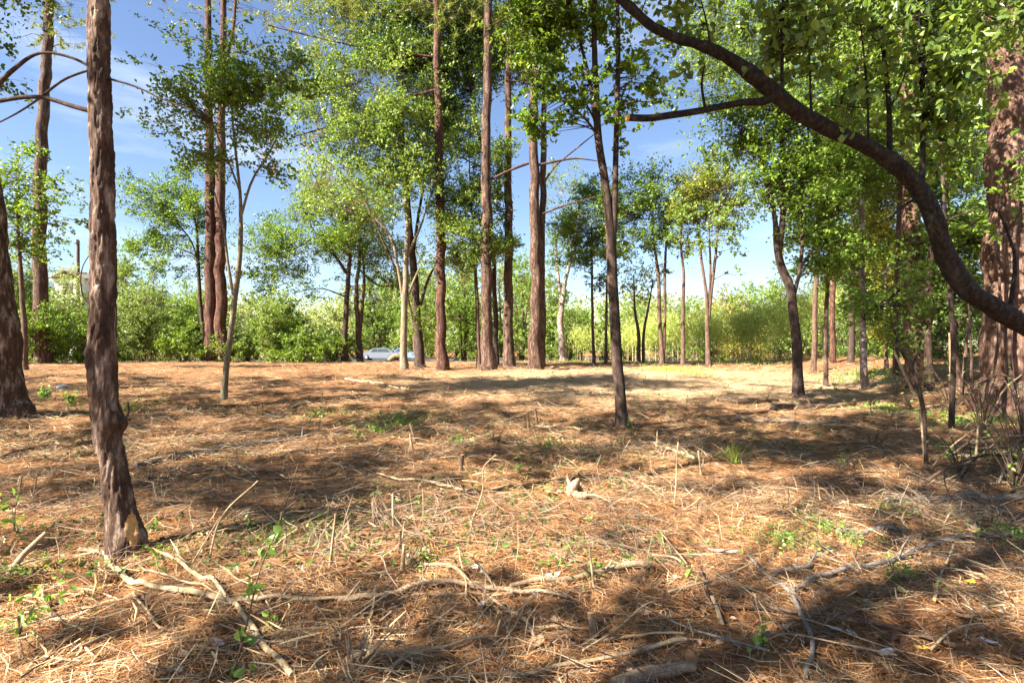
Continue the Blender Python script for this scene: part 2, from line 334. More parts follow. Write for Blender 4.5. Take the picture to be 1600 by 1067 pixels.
def make_litter():
    r = np.random.default_rng(11)
    mb = MB(); x, y = scatter_xy(170000, 1.9, 16, r); k = fbm(np.stack([x * .9, y * .9, x * 0], 1), 44, 2) + r.normal(0, .16, len(x)) > .36; x, y = x[k], y[k]
    strips(mb, x, y, r.uniform(.08, .20, len(x)), r.uniform(.0014, .003, len(x)) * (1 + y / 7), r, .14, .014)
    tag(mb.build('needle_litter', M['straw'], smooth=False), 'rust coloured fallen pine needles carpeting the clearing', None, None, 'stuff')
    mb = MB(); x, y = scatter_xy(36000, 8, 44, r)
    strips(mb, x, y, r.uniform(.10, .30, len(x)) * (1 + y / 30), r.uniform(.003, .007, len(x)) * (1 + y / 26), r, .12, .03)
    x = r.uniform(-5, 13, 14000); y = r.uniform(15, 30, 14000); k = fbm(np.stack([x * .5, y * .5, x * 0], 1), 55, 2) > .42; x, y = x[k], y[k]; strips(mb, x, y, r.uniform(.15, .4, len(x)), r.uniform(.006, .012, len(x)), r, .1, .02, mat=1)
    tag(mb.build('straw_litter', [M['straw_far'], M['chips']], smooth=False), 'pale dry slash and straw across the far clearing', None, None, 'stuff')
    mb = MB(); x, y = scatter_xy(12000, 1.9, 22, r)
    cl = fbm(np.stack([x * .55, y * .55, x * 0], 1), 31, 2); keep = cl > .44; x, y = x[keep], y[keep]
    strips(mb, x, y, r.uniform(.05, .22, len(x)) * (1 + y / 14), r.uniform(.003, .010, len(x)) * (1 + y / 30), r, .25, .025, .05)
    tag(mb.build('wood_splinters', M['chips'], smooth=False), 'pale splintered mulch scattered over the needles', None, None, 'stuff')
    mb = MB(); x, y = scatter_xy(30000, 2.0, 27, r); k = fbm(np.stack([x * .45, y * .8, x * 0], 1), 63, 3) + r.normal(0, .07, len(x)) > .48; x, y = x[k], y[k]
    strips(mb, x, y, r.uniform(.18, .6, len(x)) * (1 + y / 30), r.uniform(.002, .006, len(x)) * (1 + y / 12), r, .22, .05, .1)
    tag(mb.build('twig_litter', M['twig_bits'], smooth=False), 'grey and brown brushwood slash heaped in drifts', None, None, 'stuff')
    mb = MB(); x, y = scatter_xy(15000, 2.2, 20, r); k = fbm(np.stack([x * .5, y * .9, x * 0], 1), 83, 3) + r.normal(0, .07, len(x)) > .50; x, y = x[k], y[k]
    strips(mb, x, y, r.uniform(.12, .42, len(x)) * np.clip(y / 6, .5, 1.3), r.uniform(.0014, .0032, len(x)) * (1 + y / 8), r, .14, .04, .03)
    tag(mb.build('stalk_litter', M['straw_far'], smooth=False), 'tangle of thin straight dry stalks over the needles', None, None, 'stuff')
    mb = MB(); x, y = scatter_xy(9000, 4, 24, r); k = fbm(np.stack([x * .4, y * .6, x * 0], 1), 71, 2) + r.normal(0, .05, len(x)) > .57; x, y = x[k], y[k]
    leaves(mb, np.stack([x, y, G(x, y) + r.uniform(.01, .06, len(x))], 1), np.full(len(x), .06) * (1 + y / 22), .4, r, 1.2, 4)
    tag(mb.build('green_slash', M['leaf_dark'], smooth=False), 'small cut green leaves strewn through the slash', None, None, 'stuff')
    mb = MB(); x, y = scatter_xy(2600, 1.9, 12, r)
    w = sstep(-2.5, 2.5, x) * .8 + .2; keep = r.uniform(0, 1, len(x)) < w; x, y = x[keep], y[keep]
    leaves(mb, np.stack([x, y, G(x, y) + .02], 1), np.full(len(x), .055), .5, r, 1.6, 6, mat=0)
    tag(mb.build('leaf_litter', M['litter'], smooth=False), 'brown and grey dead leaves among the needles', None, None, 'stuff')
make_litter()

# ------------------------------------------------------------------ trees
PXS = 1024 / 1600
def world_path(path, D):
    """[(px, py, width_px[, depth])] -> centre points and radii"""
    out = []
    for q in path:
        d = q[3] if len(q) > 3 else D
        out.append([*P(q[0], q[1], d), q[2] / 2 * d / F * .9])
    return np.array(out)
LANDMARKS = []
def tree(name, label, cat, trunk, blobs=(), forks=(), limbs=(), D=None, bark='bark_brown', leaf='leaf_mid', L_=.09, asp=.55, cov=1.8,
         kind='broad', group=None, seed=None, seg=10, step=.25, disp=None, flare=.24, shape=4, sig=None, per=16, twig_r=.006, up=.7, thr=.38,
         crown_name='crown', twig_frac=1.0, droop=0., capmat=None, limb_name='limb', limb_bark=None):
    rng = np.random.default_rng(seed if seed is not None else abs(hash_s(label)) % 99991)
    if D is None: base = hit(trunk[0][0], trunk[0][1]); D = base[1]
    W = world_path(trunk, D)
    gz = float(G(W[0, 0], W[0, 1])); W[0, 2] = min(W[0, 2], gz) if abs(W[0, 2] - gz) < .8 or True else gz
    W[0, 2] = gz - .06
    base = np.array([W[0, 0], W[0, 1], gz])
    root = empty(name, base, label, cat, group)
    ln = np.linalg.norm(np.diff(W[:, :3], axis=0), axis=1).sum(); n = max(6, int(ln / step))
    S = spline(W, n); hgt = np.maximum(0, S[:, 2] - gz)
    rad = np.maximum(S[:, 3], .004); rad = rad * (1 + flare * np.exp(-hgt / (rad[0] * 2.2 + .02)))
    wob = (fbm(np.stack([S[:, 2] * 1.1, S[:, 0] * 0 + seed_f(label), S[:, 0] * 0], 1), 4, 2) - .5) * rad * .9
    S[:, 0] += wob * (np.arange(n) > 0)
    mb = MB(); tube(mb, S[:, :3], rad, seg, disp=disp)
    skel = [np.column_stack([S[:, :3], rad])]
    for fk in forks:
        Fk = world_path(fk, D); m = max(5, int(np.linalg.norm(np.diff(Fk[:, :3], axis=0), axis=1).sum() / step))
        f = spline(Fk, m); tube(mb, f[:, :3], np.maximum(f[:, 3], .003), max(6, seg - 2)); skel.append(f)
    to = mb.build('trunk', [M[bark]], root, base)
    for lb in limbs:
        Lb = world_path(lb, D); m = max(5, int(np.linalg.norm(np.diff(Lb[:, :3], axis=0), axis=1).sum() / min(step, .15)))
        f = spline(Lb, m); q = MB(); tube(q, f[:, :3], np.maximum(f[:, 3], .0025), max(5, seg - 3)); q.build(limb_name, [M[limb_bark or bark]], root, base)
        skel.append(f)
    if not len(blobs): return root
    sk = np.concatenate(skel); cm = MB(); tm = MB()
    for b in blobs:
        px, py, rx, ry = b[:4]; rx, ry = rx * 1.16, ry * 1.16; d = b[4] if len(b) > 4 and b[4] else D; cv = (b[5] if len(b) > 5 else cov) * .86
        c = P(px, py, d); R = np.array([rx, 0, ry]) / F * d; R[1] = min(max(R[0], R[2]) * .9, 2.6)
        L_k = L_ * (1.18 if kind == 'broad' and name not in ('leaning_tree', 'sapling') else 1.0); lpx = L_k * F / d * PXS
        nl = int(cv * math.pi * rx * ry * PXS ** 2 / (.36 * lpx * lpx * asp if kind == 'broad' else 9.0))
        K = max(4, nl // per)
        # cluster centres inside the ellipsoid, thinned by noise so the crown has gaps and clumps
        nb = max(4, min(14, int(3 + R.max() * 4)))
        bc = unit(rng.normal(0, 1, (nb, 3))) * rng.uniform(.35, 1.0, (nb, 1)); br = rng.uniform(.26, .58, (nb, 1)) * np.array([1, 1, .75]); pk = rng.choice(nb, K * 3, p=(lambda w: w / w.sum())((br[:, 0] ** 1.5)))
        u = unit(rng.normal(0, 1, (K * 3, 3))) * (rng.uniform(0, 1, (K * 3, 1)) ** .5)
        q = c + (bc[pk] + u * br[pk]) * R; k = fbm(q * (1.1 / max(.5, R.max() ** .6)), 41, 2) > thr
        q = q[k][:K] if k.sum() >= 4 else q[:K]
        sg = sig or min(.28, max(.10, R.max() * .16))
        # limb towards the blob
        dz = sk[:, 2] - c[2]; cost = np.linalg.norm(sk[:, :3] - c, axis=1) + np.where(dz > -R[2] * .2, dz + R[2] * .5, 0) * 1.2
        a = sk[np.argmin(cost)]; dist = np.linalg.norm(c - a[:3])
        if dist > .25:
            mid = (a[:3] + c) / 2 + np.array([0, 0, .12 * dist]) + rng.normal(0, .06, 3) * dist
            f = spline(np.array([a[:3], mid, c]), max(6, int(dist / .3)))
            r0 = min(a[3] * .5, .012 + dist * .012); lr = np.linspace(r0, .008, len(f))
            tube(tm, f, lr, 5, cap=False); src = np.column_stack([f, lr])[len(f) // 3:]
            near = sk[np.linalg.norm(sk[:, :3] - c, axis=1) < R.max() * 1.2]
            if len(near): src = np.vstack([src, near])
        else: src = sk[np.argsort(np.linalg.norm(sk[:, :3] - c, axis=1))[:max(4, len(sk) // 3)]]
        kk = q[:int(len(q) * twig_frac)]
        dd = np.linalg.norm(kk[:, None] - src[None, :, :3], axis=2) + np.maximum(0, src[None, :, 2] - kk[:, None, 2]) * .8
        A = src[np.argmin(dd, 1)]
        twigs(tm, A[:, :3], kk, np.minimum(A[:, 3] * .6, twig_r * 1.6), twig_r * .4, rng)
        # each cluster is a spray: leaves strung along a short outward twig
        sd = unit((q - c) / R * .7 + rng.normal(0, .6, q.shape) + np.array([0, 0, .15])); sl = (sg * rng.uniform(1.6, 4.2, (len(q), 1)))
        twigs(tm, kk, kk + (sd * sl)[:len(kk)], twig_r * .5, twig_r * .2, rng)
        tt = rng.uniform(0, 1, (len(q), per, 1))
        if kind == 'broad':
            pos = (q[:, None] + sd[:, None] * sl[:, None] * tt).reshape(-1, 3) + rng.normal(0, sg * .30, (len(q) * per, 3)) * np.array([1, 1, .7])
            leaves(cm, pos, np.full(len(pos), L_k), asp, rng, up, shape, droop)
        else:
            tp = (q[:, None] + sd[:, None] * sl[:, None] * tt[:, :4]).reshape(-1, 3)
            needles(cm, tp + rng.normal(0, .03, tp.shape), max(8, per * 3 // 4), L_, max(.004, .9 * d / F), rng)
    if tm.V: tm.build('branch', [M[bark]], root, base)
    lm = leaf if isinstance(leaf, (list, tuple)) else [leaf]
    cm.build(crown_name, [M[x] for x in lm], root, base, smooth=False)
    return root
def hash_s(s):
    h = 5381
    for ch in s: h = (h * 33 + ord(ch)) & 0x7fffffff
    return h
def seed_f(s): return (hash_s(s) % 1000) * .37
def plates(amp, fx=.05, fz=.17, seed=60, bumps=()):
    """bark plates split by upright fissures, as real relief"""
    def f(V, dirs, ctr):
        q = np.stack([V[:, 0] / fx, V[:, 1] / fx, V[:, 2] / fz], 1)
        w = fbm(q * .6, seed, 2)[:, None]
        r = np.abs(vnoise(q + w * 1.6, seed + 3) - .5) * 2; r2 = np.abs(vnoise(q * 2.1 + w, seed + 5) - .5) * 2
        d = amp * (np.minimum(1, r * 2.6) * .75 + np.minimum(1, r2 * 2.2) * .3 - .6) + amp * .5 * (vnoise(q * 4.3, seed + 7) - .5)
        for (z0, sz, vec, a) in bumps:
            d = d + a * np.exp(-((V[:, 2] - z0) / sz) ** 2) * np.clip(dirs @ np.array(vec), 0, 1) ** 1.5
        return d
    return f

# ------------------------------------------------------------------ the standing trees
def left_front_tree():
    W = [(q[0], q[1], q[2] * .88) for q in [(196, 872, 62), (194, 850, 60), (191, 820, 54), (184, 770, 45), (178, 730, 43), (171, 690, 43), (165, 655, 46), (162, 620, 48), (160, 580, 48),
         (160, 500, 46), (164, 420, 44), (163, 330, 41), (160, 220, 39), (156, 110, 37), (153, 0, 36), (152, -250, 33), (158, -600, 26), (150, -900, 16), (150, -1150, 5)]]
    d = hit(195, 862)[1]
    z = lambda py: CH - (py - YH) / F * d
    bumps = [(z(655), .07, (.95, -.3, 0), .055), (z(668), .05, (.9, -.4, 0), .04), (z(560), .10, (-.9, -.3, 0), .02), (z(838), .10, (.9, -.4, 0), .05), (z(760), .12, (-.9, -.2, 0), .02), (z(690), .08, (-.9, -.2, 0), .02)]
    r = tree('rough_bark_tree', 'dark rough barked trunk with a crook low down, standing alone at the left front', 'tree', W,
             [(120, -760, 420, 260, d, 1.5), (420, -620, 260, 180, d + .6, 1.4), (-150, -600, 250, 180, d, 1.4)], D=d, bark='bark_front', leaf='leaf_dark', L_=.10, seg=80, limb_bark='bark_dark', step=.016,
             disp=plates(.015, .034, .14, 60, bumps), flare=.12, per=20,
             limbs=[[(158, 178, 9), (120, 168, 8), (60, 152, 7), (0, 158, 7), (-60, 175, 6)], [(148, 108, 5), (110, 90, 4.5), (60, 84, 5), (20, 110, 7), (-20, 150, 9)],
                    [(150, 106, 4), (100, 125, 4), (60, 155, 4), (30, 175, 3), (0, 191, 2.5)], [(165, 122, 4), (210, 135, 3.2), (260, 158, 2.6), (300, 172, 1.8)],
                    [(150, 550, 3), (142, 547, 2.5), (134, 545, 1.5)], [(150, 556, 3), (139, 555, 2.4), (126, 553, 1.2)], [(196, 655, 4), (201, 645, 3), (200, 628, 2.2)], [(200, 656, 4), (205, 655, 2)],
                    [(146, 480, 2.2), (134, 470, 2.5), (126, 440, 2.2), (130, 415, 1.6), (142, 395, 1.4)]])
    # pale torn wood low on the trunk
    base = np.array(r.location); tr_ = [c for c in r.children if c.name.startswith('trunk')][0].data; sg = 80
    v = np.empty(len(tr_.vertices) * 3, np.float32); tr_.vertices.foreach_get('co', v); v = v.reshape(-1, 3) + base; nr = (len(v) - 2) // sg; v = v[:nr * sg].reshape(nr, sg, 3)
    ctr = v.mean(1, keepdims=True); px = 800 + v[..., 0] / v[..., 1] * F; py = YH - (v[..., 2] - CH) / v[..., 1] * F
    ok = (v[..., 1] < ctr[..., 1]) & (((px - 205 - (py - 826) * .08) / 11.5) ** 2 + ((py - 828) / 27) ** 2 < 1 + .5 * (vnoise(v.reshape(-1, 3) * 30, 3).reshape(nr, sg) - .5))
    out = v - ctr; ln_ = np.linalg.norm(out, axis=2, keepdims=True); rs = np.where(ok[..., None], ln_, 0).sum() / max(1, ok.sum())
    w = ctr + out / ln_ * (np.maximum(ln_, rs * .9 + .1 * ln_) * .4 + ln_ * .6 + .007); a, b = np.nonzero(ok[:-1] & ok[1:] & np.roll(ok, -1, 1)[:-1] & np.roll(ok, -1, 1)[1:]); b2 = (b + 1) % sg
    mb = MB(); mb.add(w.reshape(-1, 3), np.stack([a * sg + b, a * sg + b2, (a + 1) * sg + b2, (a + 1) * sg + b], 1))
    used = np.unique(mb.Fs[0]); mp_ = np.zeros(nr * sg, int); mp_[used] = np.arange(len(used)); mb.V[0] = mb.V[0][used]; mb.Fs[0] = mp_[mb.Fs[0]]
    o = mb.build('bark_scar', [M['cut_wood']], r, base); o['label'] = 'pale torn wood patch low on the trunk'
    return r
left_front_tree()

tree('rough_bark_tree', 'thick grey brown trunk leaning out at the far left edge', 'tree', [(19, 648, 50), (14, 570, 38), (9, 480, 34), (-2, 380, 31), (-14, 280, 30), (-45, 60, 27), (-70, -200, 22), (-80, -420, 10)],
     [(-60, -180, 190, 130), (40, -330, 170, 110), (-20, 90, 70, 60, 0, .5)], bark='bark_front', leaf='leaf_dark', seg=28, step=.06, disp=plates(.03, .08, .3, 70), flare=.35, L_=.1)

tree('pine_tree', 'tall bare pine at far left, dark trunk against blue sky', 'pine', [(66, 568, 24), (64, 450, 21), (62, 300, 19), (68, 180, 17), (75, 60, 15), (80, -80, 12), (84, -220, 5)],
     [(88, 30, 60, 42, 0, 1.1), (120, 70, 42, 24, 0, .9), (30, 60, 40, 20, 0, .6), (110, -50, 90, 50), (60, -120, 80, 60)], kind='pine', leaf='needle', bark='bark_pine', L_=.3, per=16, cov=1.3, group='tall pines of the clearing')

tree('broadleaf_tree', 'bright green broadleaf tree beside the leftmost pine', 'tree', [(40, 566, 9), (36, 480, 8), (30, 400, 6), (28, 330, 4), (30, 270, 2)],
     [(25, 275, 55, 30, 0, 1.5), (-20, 320, 50, 40, 0, 1.6), (60, 330, 45, 32, 0, 1.4), (100, 340, 28, 14, 0, 1.1), (75, 250, 22, 14, 0, 1), (92, 290, 20, 10, 0, .9), (20, 380, 50, 30, 0, 1.5)], D=25, leaf='leaf_mid', L_=.13)

tree('pine_tree', 'left stem of the close pair of tall pines left of the pale slender tree', 'pine', [(331, 563, 20), (329, 450, 18), (328, 300, 16), (326, 150, 12), (325, 0, 10), (325, -160, 6), (325, -260, 2)],
     [(290, 20, 70, 40, 0, .5), (250, -40, 90, 50, 0, .9), (330, -140, 110, 70)], kind='pine', leaf='needle', bark='bark_red', L_=.3, cov=1.3, group='tall pines of the clearing')
tree('pine_tree', 'right stem of the close pair of tall pines left of the pale slender tree', 'pine', [(347, 562, 20), (345, 450, 18), (345, 300, 16), (347, 150, 12), (349, 40, 10), (352, -120, 7), (352, -260, 2)],
     [(395, 30, 60, 40, 0, .55), (420, -30, 90, 50, 0, 1.0), (360, -150, 110, 70)], forks=[[(348, 110, 7), (362, 60, 6), (368, 0, 5), (372, -90, 3)]], kind='pine', leaf='needle', bark='bark_red', L_=.3, cov=1.3, group='tall pines of the clearing')

tree('broadleaf_tree', 'pale slender leaning tree with a dense round leafy top, mid left', 'tree', [(350, 624, 11), (354, 580, 10), (361, 520, 9.5), (367, 470, 10), (373, 420, 9), (376, 350, 7), (374, 290, 5), (366, 220, 4), (360, 150, 2)],
     [(350, 165, 78, 52, 0, 1.7), (425, 170, 52, 50, 0, 1.7), (300, 130, 50, 34, 0, 1.3), (255, 190, 55, 20, 0, 1.0), (390, 110, 70, 40, 0, 1.6), (340, 230, 60, 30, 0, 1.4), (425, 235, 45, 35, 0, 1.0), (440, 130, 40, 40, 0, 1.5), (250, 105, 40, 14, 0, .5), (310, 60, 60, 20, 0, .5)],
     forks=[[(366, 470, 6), (356, 410, 5), (350, 360, 4), (335, 300, 2.5)], [(376, 340, 5), (395, 280, 4), (420, 240, 3), (440, 200, 2)], [(375, 300, 4), (352, 240, 3), (330, 190, 2)]],
     bark='bark_pale', leaf='leaf_mid', L_=.095, shape=4)

tree('broadleaf_tree', 'small dark stemmed tree just left of the paired pines', 'tree', [(321, 563, 8), (317, 520, 7), (312, 450, 6), (310, 400, 5), (306, 350, 3), (290, 300, 1.5)],
     [(262, 300, 50, 34, 0, 1.8), (300, 330, 45, 40, 0, 1.5), (240, 355, 40, 30, 0, 1.7), (225, 390, 28, 18, 0, 1.4), (285, 400, 50, 30, 0, 1.2), (290, 270, 30, 22, 0, 1.3), (205, 330, 14, 8, 0, .8)],
     forks=[[(312, 420, 4), (300, 380, 3), (270, 340, 2)]], bark='bark_dark', leaf='leaf_mid', L_=.12)

tree('broadleaf_tree', 'dark straight stem, left one of two under the spreading left crown', 'tree', [(538, 562, 12), (540, 510, 10), (544, 440, 8), (546, 390, 6), (530, 340, 3)],
     [(470, 385, 62, 45, 0, 1.9), (520, 340, 70, 45, 0, 1.9), (430, 430, 42, 30, 0, 1.8), (400, 425, 24, 10, 0, 1.0), (450, 460, 50, 12, 0, .7), (560, 300, 60, 40, 0, 1.6)],
     forks=[[(544, 430, 6), (520, 395, 5), (490, 360, 3), (470, 320, 2)], [(546, 400, 5), (520, 370, 4), (440, 400, 2)]], bark='bark_dark', leaf='leaf_mid', L_=.12)
tree('broadleaf_tree', 'forked grey stem, right one of two under the spreading left crown', 'tree', [(563, 560, 11), (559, 500, 9), (557, 450, 7), (562, 400, 6), (560, 340, 3)],
     [(600, 400, 60, 36, 0, 1.4), (560, 365, 60, 35, 0, 1.6), (610, 440, 40, 20, 0, .9), (560, 440, 40, 20, 0, .6)],
     forks=[[(561, 535, 7), (566, 480, 6), (569, 430, 5), (565, 380, 3)], [(560, 420, 4), (590, 445, 3), (625, 448, 2)]], bark='bark_brown', leaf='leaf_dark', L_=.12)

tree('broadleaf_tree', 'pale brown tree with a sawn low limb, crown bright lime green', 'tree', [(632, 577, 14), (630, 540, 12), (632, 480, 11), (634, 430, 10), (636, 350, 9), (632, 280, 7), (622, 200, 4)],
     [(520, 200, 80, 55, 0, 1.9), (600, 230, 70, 50, 0, 1.9), (660, 230, 40, 60, 0, 1.6), (560, 130, 80, 45, 0, 1.3), (480, 150, 60, 45, 0, .9), (640, 150, 60, 50, 0, 1.5), (500, 290, 60, 45, 0, 1.2), (590, 320, 60, 40, 0, 1.3)],
     forks=[[(630, 470, 6), (622, 420, 5), (610, 370, 5), (590, 345, 4), (550, 330, 3)], [(636, 400, 6), (655, 360, 4), (668, 320, 3), (680, 290, 2)], [(631, 480, 5), (646, 440, 4), (655, 420, 3)]],
     limbs=[[(633, 572, 9), (630, 562, 9), (625, 556, 9), (618, 556, 9.5), (612, 559, 9), (608, 563, 9)]], bark='bark_pale', leaf='leaf_lime', L_=.12)
tree('broadleaf_tree', 'crooked dark trunk close behind the pale brown sawn limb tree', 'tree', [(658, 574, 17), (652, 500, 13), (648, 430, 13), (641, 370, 11), (634, 280, 9), (628, 200, 8), (625, 80, 7), (620, -40, 4)],
     [(560, 30, 55, 30, 0, 1.5), (640, 40, 60, 50, 0, 1.3), (620, 110, 70, 50, 0, 1.2), (700, 60, 60, 55, 0, 2)],
     forks=[[(656, 480, 6), (672, 430, 4), (690, 400, 2.5)], [(645, 400, 6), (655, 330, 5), (672, 240, 3)]], bark='bark_dark', leaf='leaf_dark', L_=.11)

tree('pine_tree', 'reddish thick pine trunk left of the lime foliage, in the central group', 'pine', [(690, 578, 20), (689, 500, 17), (688, 400, 16), (687, 250, 15), (684, 100, 13), (682, -60, 10), (680, -240, 3)],
     [(470, 40, 70, 42, 0, 1.3), (400, 70, 60, 30, 0, 1.0), (530, 75, 60, 30, 0, 1.1), (560, -40, 120, 60), (700, -120, 140, 80), (500, 110, 60, 30, 0, 1.0)],
     limbs=[[(684, 140, 6), (610, 160, 5), (545, 190, 4), (490, 205, 3), (455, 215, 2)], [(683, 90, 5), (600, 80, 4), (500, 60, 3), (420, 40, 2)]],
     kind='pine', leaf='needle', bark='bark_red', L_=.3, cov=1.3, group='tall pines of the clearing')
tree('dead_bough_tree', 'thin dead topped tree with rusty withered twigs left of the pine group', 'tree', [(652, 572, 6), (640, 480, 5), (600, 380, 4), (560, 300, 4), (520, 260, 3), (470, 215, 2)],
     [(520, 265, 45, 26, 0, 1.3), (480, 230, 36, 20, 0, 1.1), (560, 300, 34, 20, 0, .8), (430, 250, 30, 16, 0, .6)], D=29, kind='pine', leaf='needle_dead', bark='bark_brown', L_=.22, cov=1.0)
tree('pine_tree', 'pine trunk with plated bark right of the lime foliage, in the central group', 'pine', [(762, 578, 26), (761, 520, 20), (759, 420, 19), (760, 300, 17), (761, 150, 15), (762, 0, 13), (762, -200, 6), (762, -260, 2)],
     [(720, 20, 60, 40, 0, 1.2), (790, -60, 130, 70), (850, 30, 50, 30, 0, .8)], kind='pine', leaf='needle', bark='bark_pine', L_=.3, cov=1.3, group='tall pines of the clearing')
tree('pine_tree', 'pine trunk midway between the plated pine and the twin pines, central group', 'pine', [(796, 574, 19), (795, 480, 16), (795, 350, 14), (794, 200, 12), (795, 80, 11), (795, -100, 7), (795, -220, 2)],
     [(830, 60, 50, 40, 0, 1.0), (770, 30, 50, 30, 0, 1.1), (840, -60, 110, 60)], kind='pine', leaf='needle', bark='bark_pine', L_=.3, cov=1.2, group='tall pines of the clearing')
tree('pine_tree', 'thicker left stem of the twin purple grey pines left of the slender centre tree', 'pine', [(838, 576, 24), (837, 500, 20), (837, 380, 18), (834, 200, 15), (833, 60, 13), (833, -120, 8), (833, -260, 2)],
     [(880, 20, 60, 40, 0, 1.0), (900, -80, 130, 70), (860, 120, 30, 20, 0, .5)], limbs=[[(842, 258, 5), (870, 252, 4), (900, 248, 3), (935, 252, 1.5)], [(826, 255, 5), (800, 265, 4.5), (768, 280, 3.5)], [(846, 335, 4), (880, 322, 3), (930, 308, 2)]],
     kind='pine', leaf='needle', bark='bark_pine', L_=.3, cov=1.2, group='tall pines of the clearing')
tree('pine_tree', 'thinner right stem of the twin purple grey pines left of the slender centre tree', 'pine', [(847, 573, 14), (847, 450, 11), (848, 300, 11), (851, 150, 9), (852, 0, 8), (853, -150, 4)],
     [(830, 20, 40, 40, 0, .9), (860, -110, 80, 60)], kind='pine', leaf='needle', bark='bark_pine', L_=.3, cov=1.2, limbs=[[(850, 285, 4), (866, 262, 3), (900, 233, 2.4), (935, 205, 1.5)]], group='tall pines of the clearing')
tree('broadleaf_tree', 'lime green leafy tree standing in front of the central pines', 'tree', [(749, 579, 9), (747, 520, 7), (744, 440, 6), (740, 380, 5), (735, 300, 3), (732, 220, 1.5)],
     [(735, 365, 52, 34, 0, 3.4), (715, 400, 40, 22, 0, 3), (775, 390, 30, 26, 0, 2.6), (730, 290, 38, 44, 0, 3), (770, 315, 30, 34, 0, 2.4), (725, 220, 30, 34, 0, 2.8), (690, 330, 24, 18, 0, 1.6), (775, 250, 28, 34, 0, 2), (655, 500, 24, 24, 0, 1.1)],
     D=27, bark='bark_brown', leaf='leaf_lime', L_=.10)
tree('broadleaf_tree', 'dark crowned tree with hanging foliage above the central pines', 'tree', [(776, 577, 8), (774, 480, 8), (770, 380, 7), (756, 250, 6), (735, 140, 5), (720, 40, 3)],
     [(700, 110, 80, 60, 0, 2.2), (745, 60, 70, 60, 0, 2.2), (650, 60, 60, 45, 0, 1.5), (790, 110, 50, 45, 0, 1.6), (660, 190, 55, 50, 0, 1.6), (600, 15, 60, 25, 0, 1.6), (820, 60, 50, 50, 0, 1.4), (700, 190, 45, 45, 0, 1.5), (620, 200, 45, 35, 0, 1.2), (550, 20, 50, 22, 0, 1.5), (690, 20, 90, 40, 0, 1.8), (780, 30, 80, 40, 0, 1.8), (860, 20, 60, 40, 0, 1.4), (640, 250, 50, 50, 0, 1.2)],
     D=29, bark='bark_dark', leaf='leaf_dark', L_=.12)

tree('slender_tree', 'slender dark tree alone in the middle, stem forking upward', 'tree', [(968, 668, 24), (968, 645, 20), (965, 560, 19), (961, 480, 18), (957, 420, 18), (953, 350, 15), (945, 280, 14), (934, 210, 13), (929, 130, 11), (928, 60, 9), (930, -60, 7), (935, -200, 4)],
     [(890, 40, 60, 45, 0, 1.8), (845, 120, 45, 60, 0, 1.6), (900, 150, 40, 50, 0, 1.1), (960, 110, 40, 60, 0, 1.2), (1000, 90, 40, 40, 0, .9), (1000, 130, 34, 30, 0, .9), (920, 10, 70, 30, 0, 1.5), (850, 190, 34, 40, 0, 1.1), (960, 210, 30, 30, 0, .8), (1020, 160, 40, 20, 0, .6), (860, -60, 120, 70, 0, 1.6), (980, -90, 120, 60, 0, 1.5), (960, 300, 24, 20, 0, .5)],
     forks=[[(957, 415, 13), (958, 370, 12), (960, 330, 11), (962, 250, 10), (964, 170, 9), (966, 80, 8), (965, 0, 6), (968, -120, 3)], [(930, 190, 7), (920, 120, 6), (905, 60, 5), (895, 20, 4), (880, -60, 2)]],
     limbs=[[(935, 215, 5), (918, 190, 4), (890, 165, 3.5), (820, 130, 2.5), (790, 125, 1.5)], [(930, 190, 4), (915, 160, 3), (895, 120, 2.5), (870, 90, 1.8)]],
     bark='bark_dark', leaf='leaf_mid', L_=.085, shape=6, seg=16, step=.08, disp=plates(.006, .04, .14, 80), flare=.2)

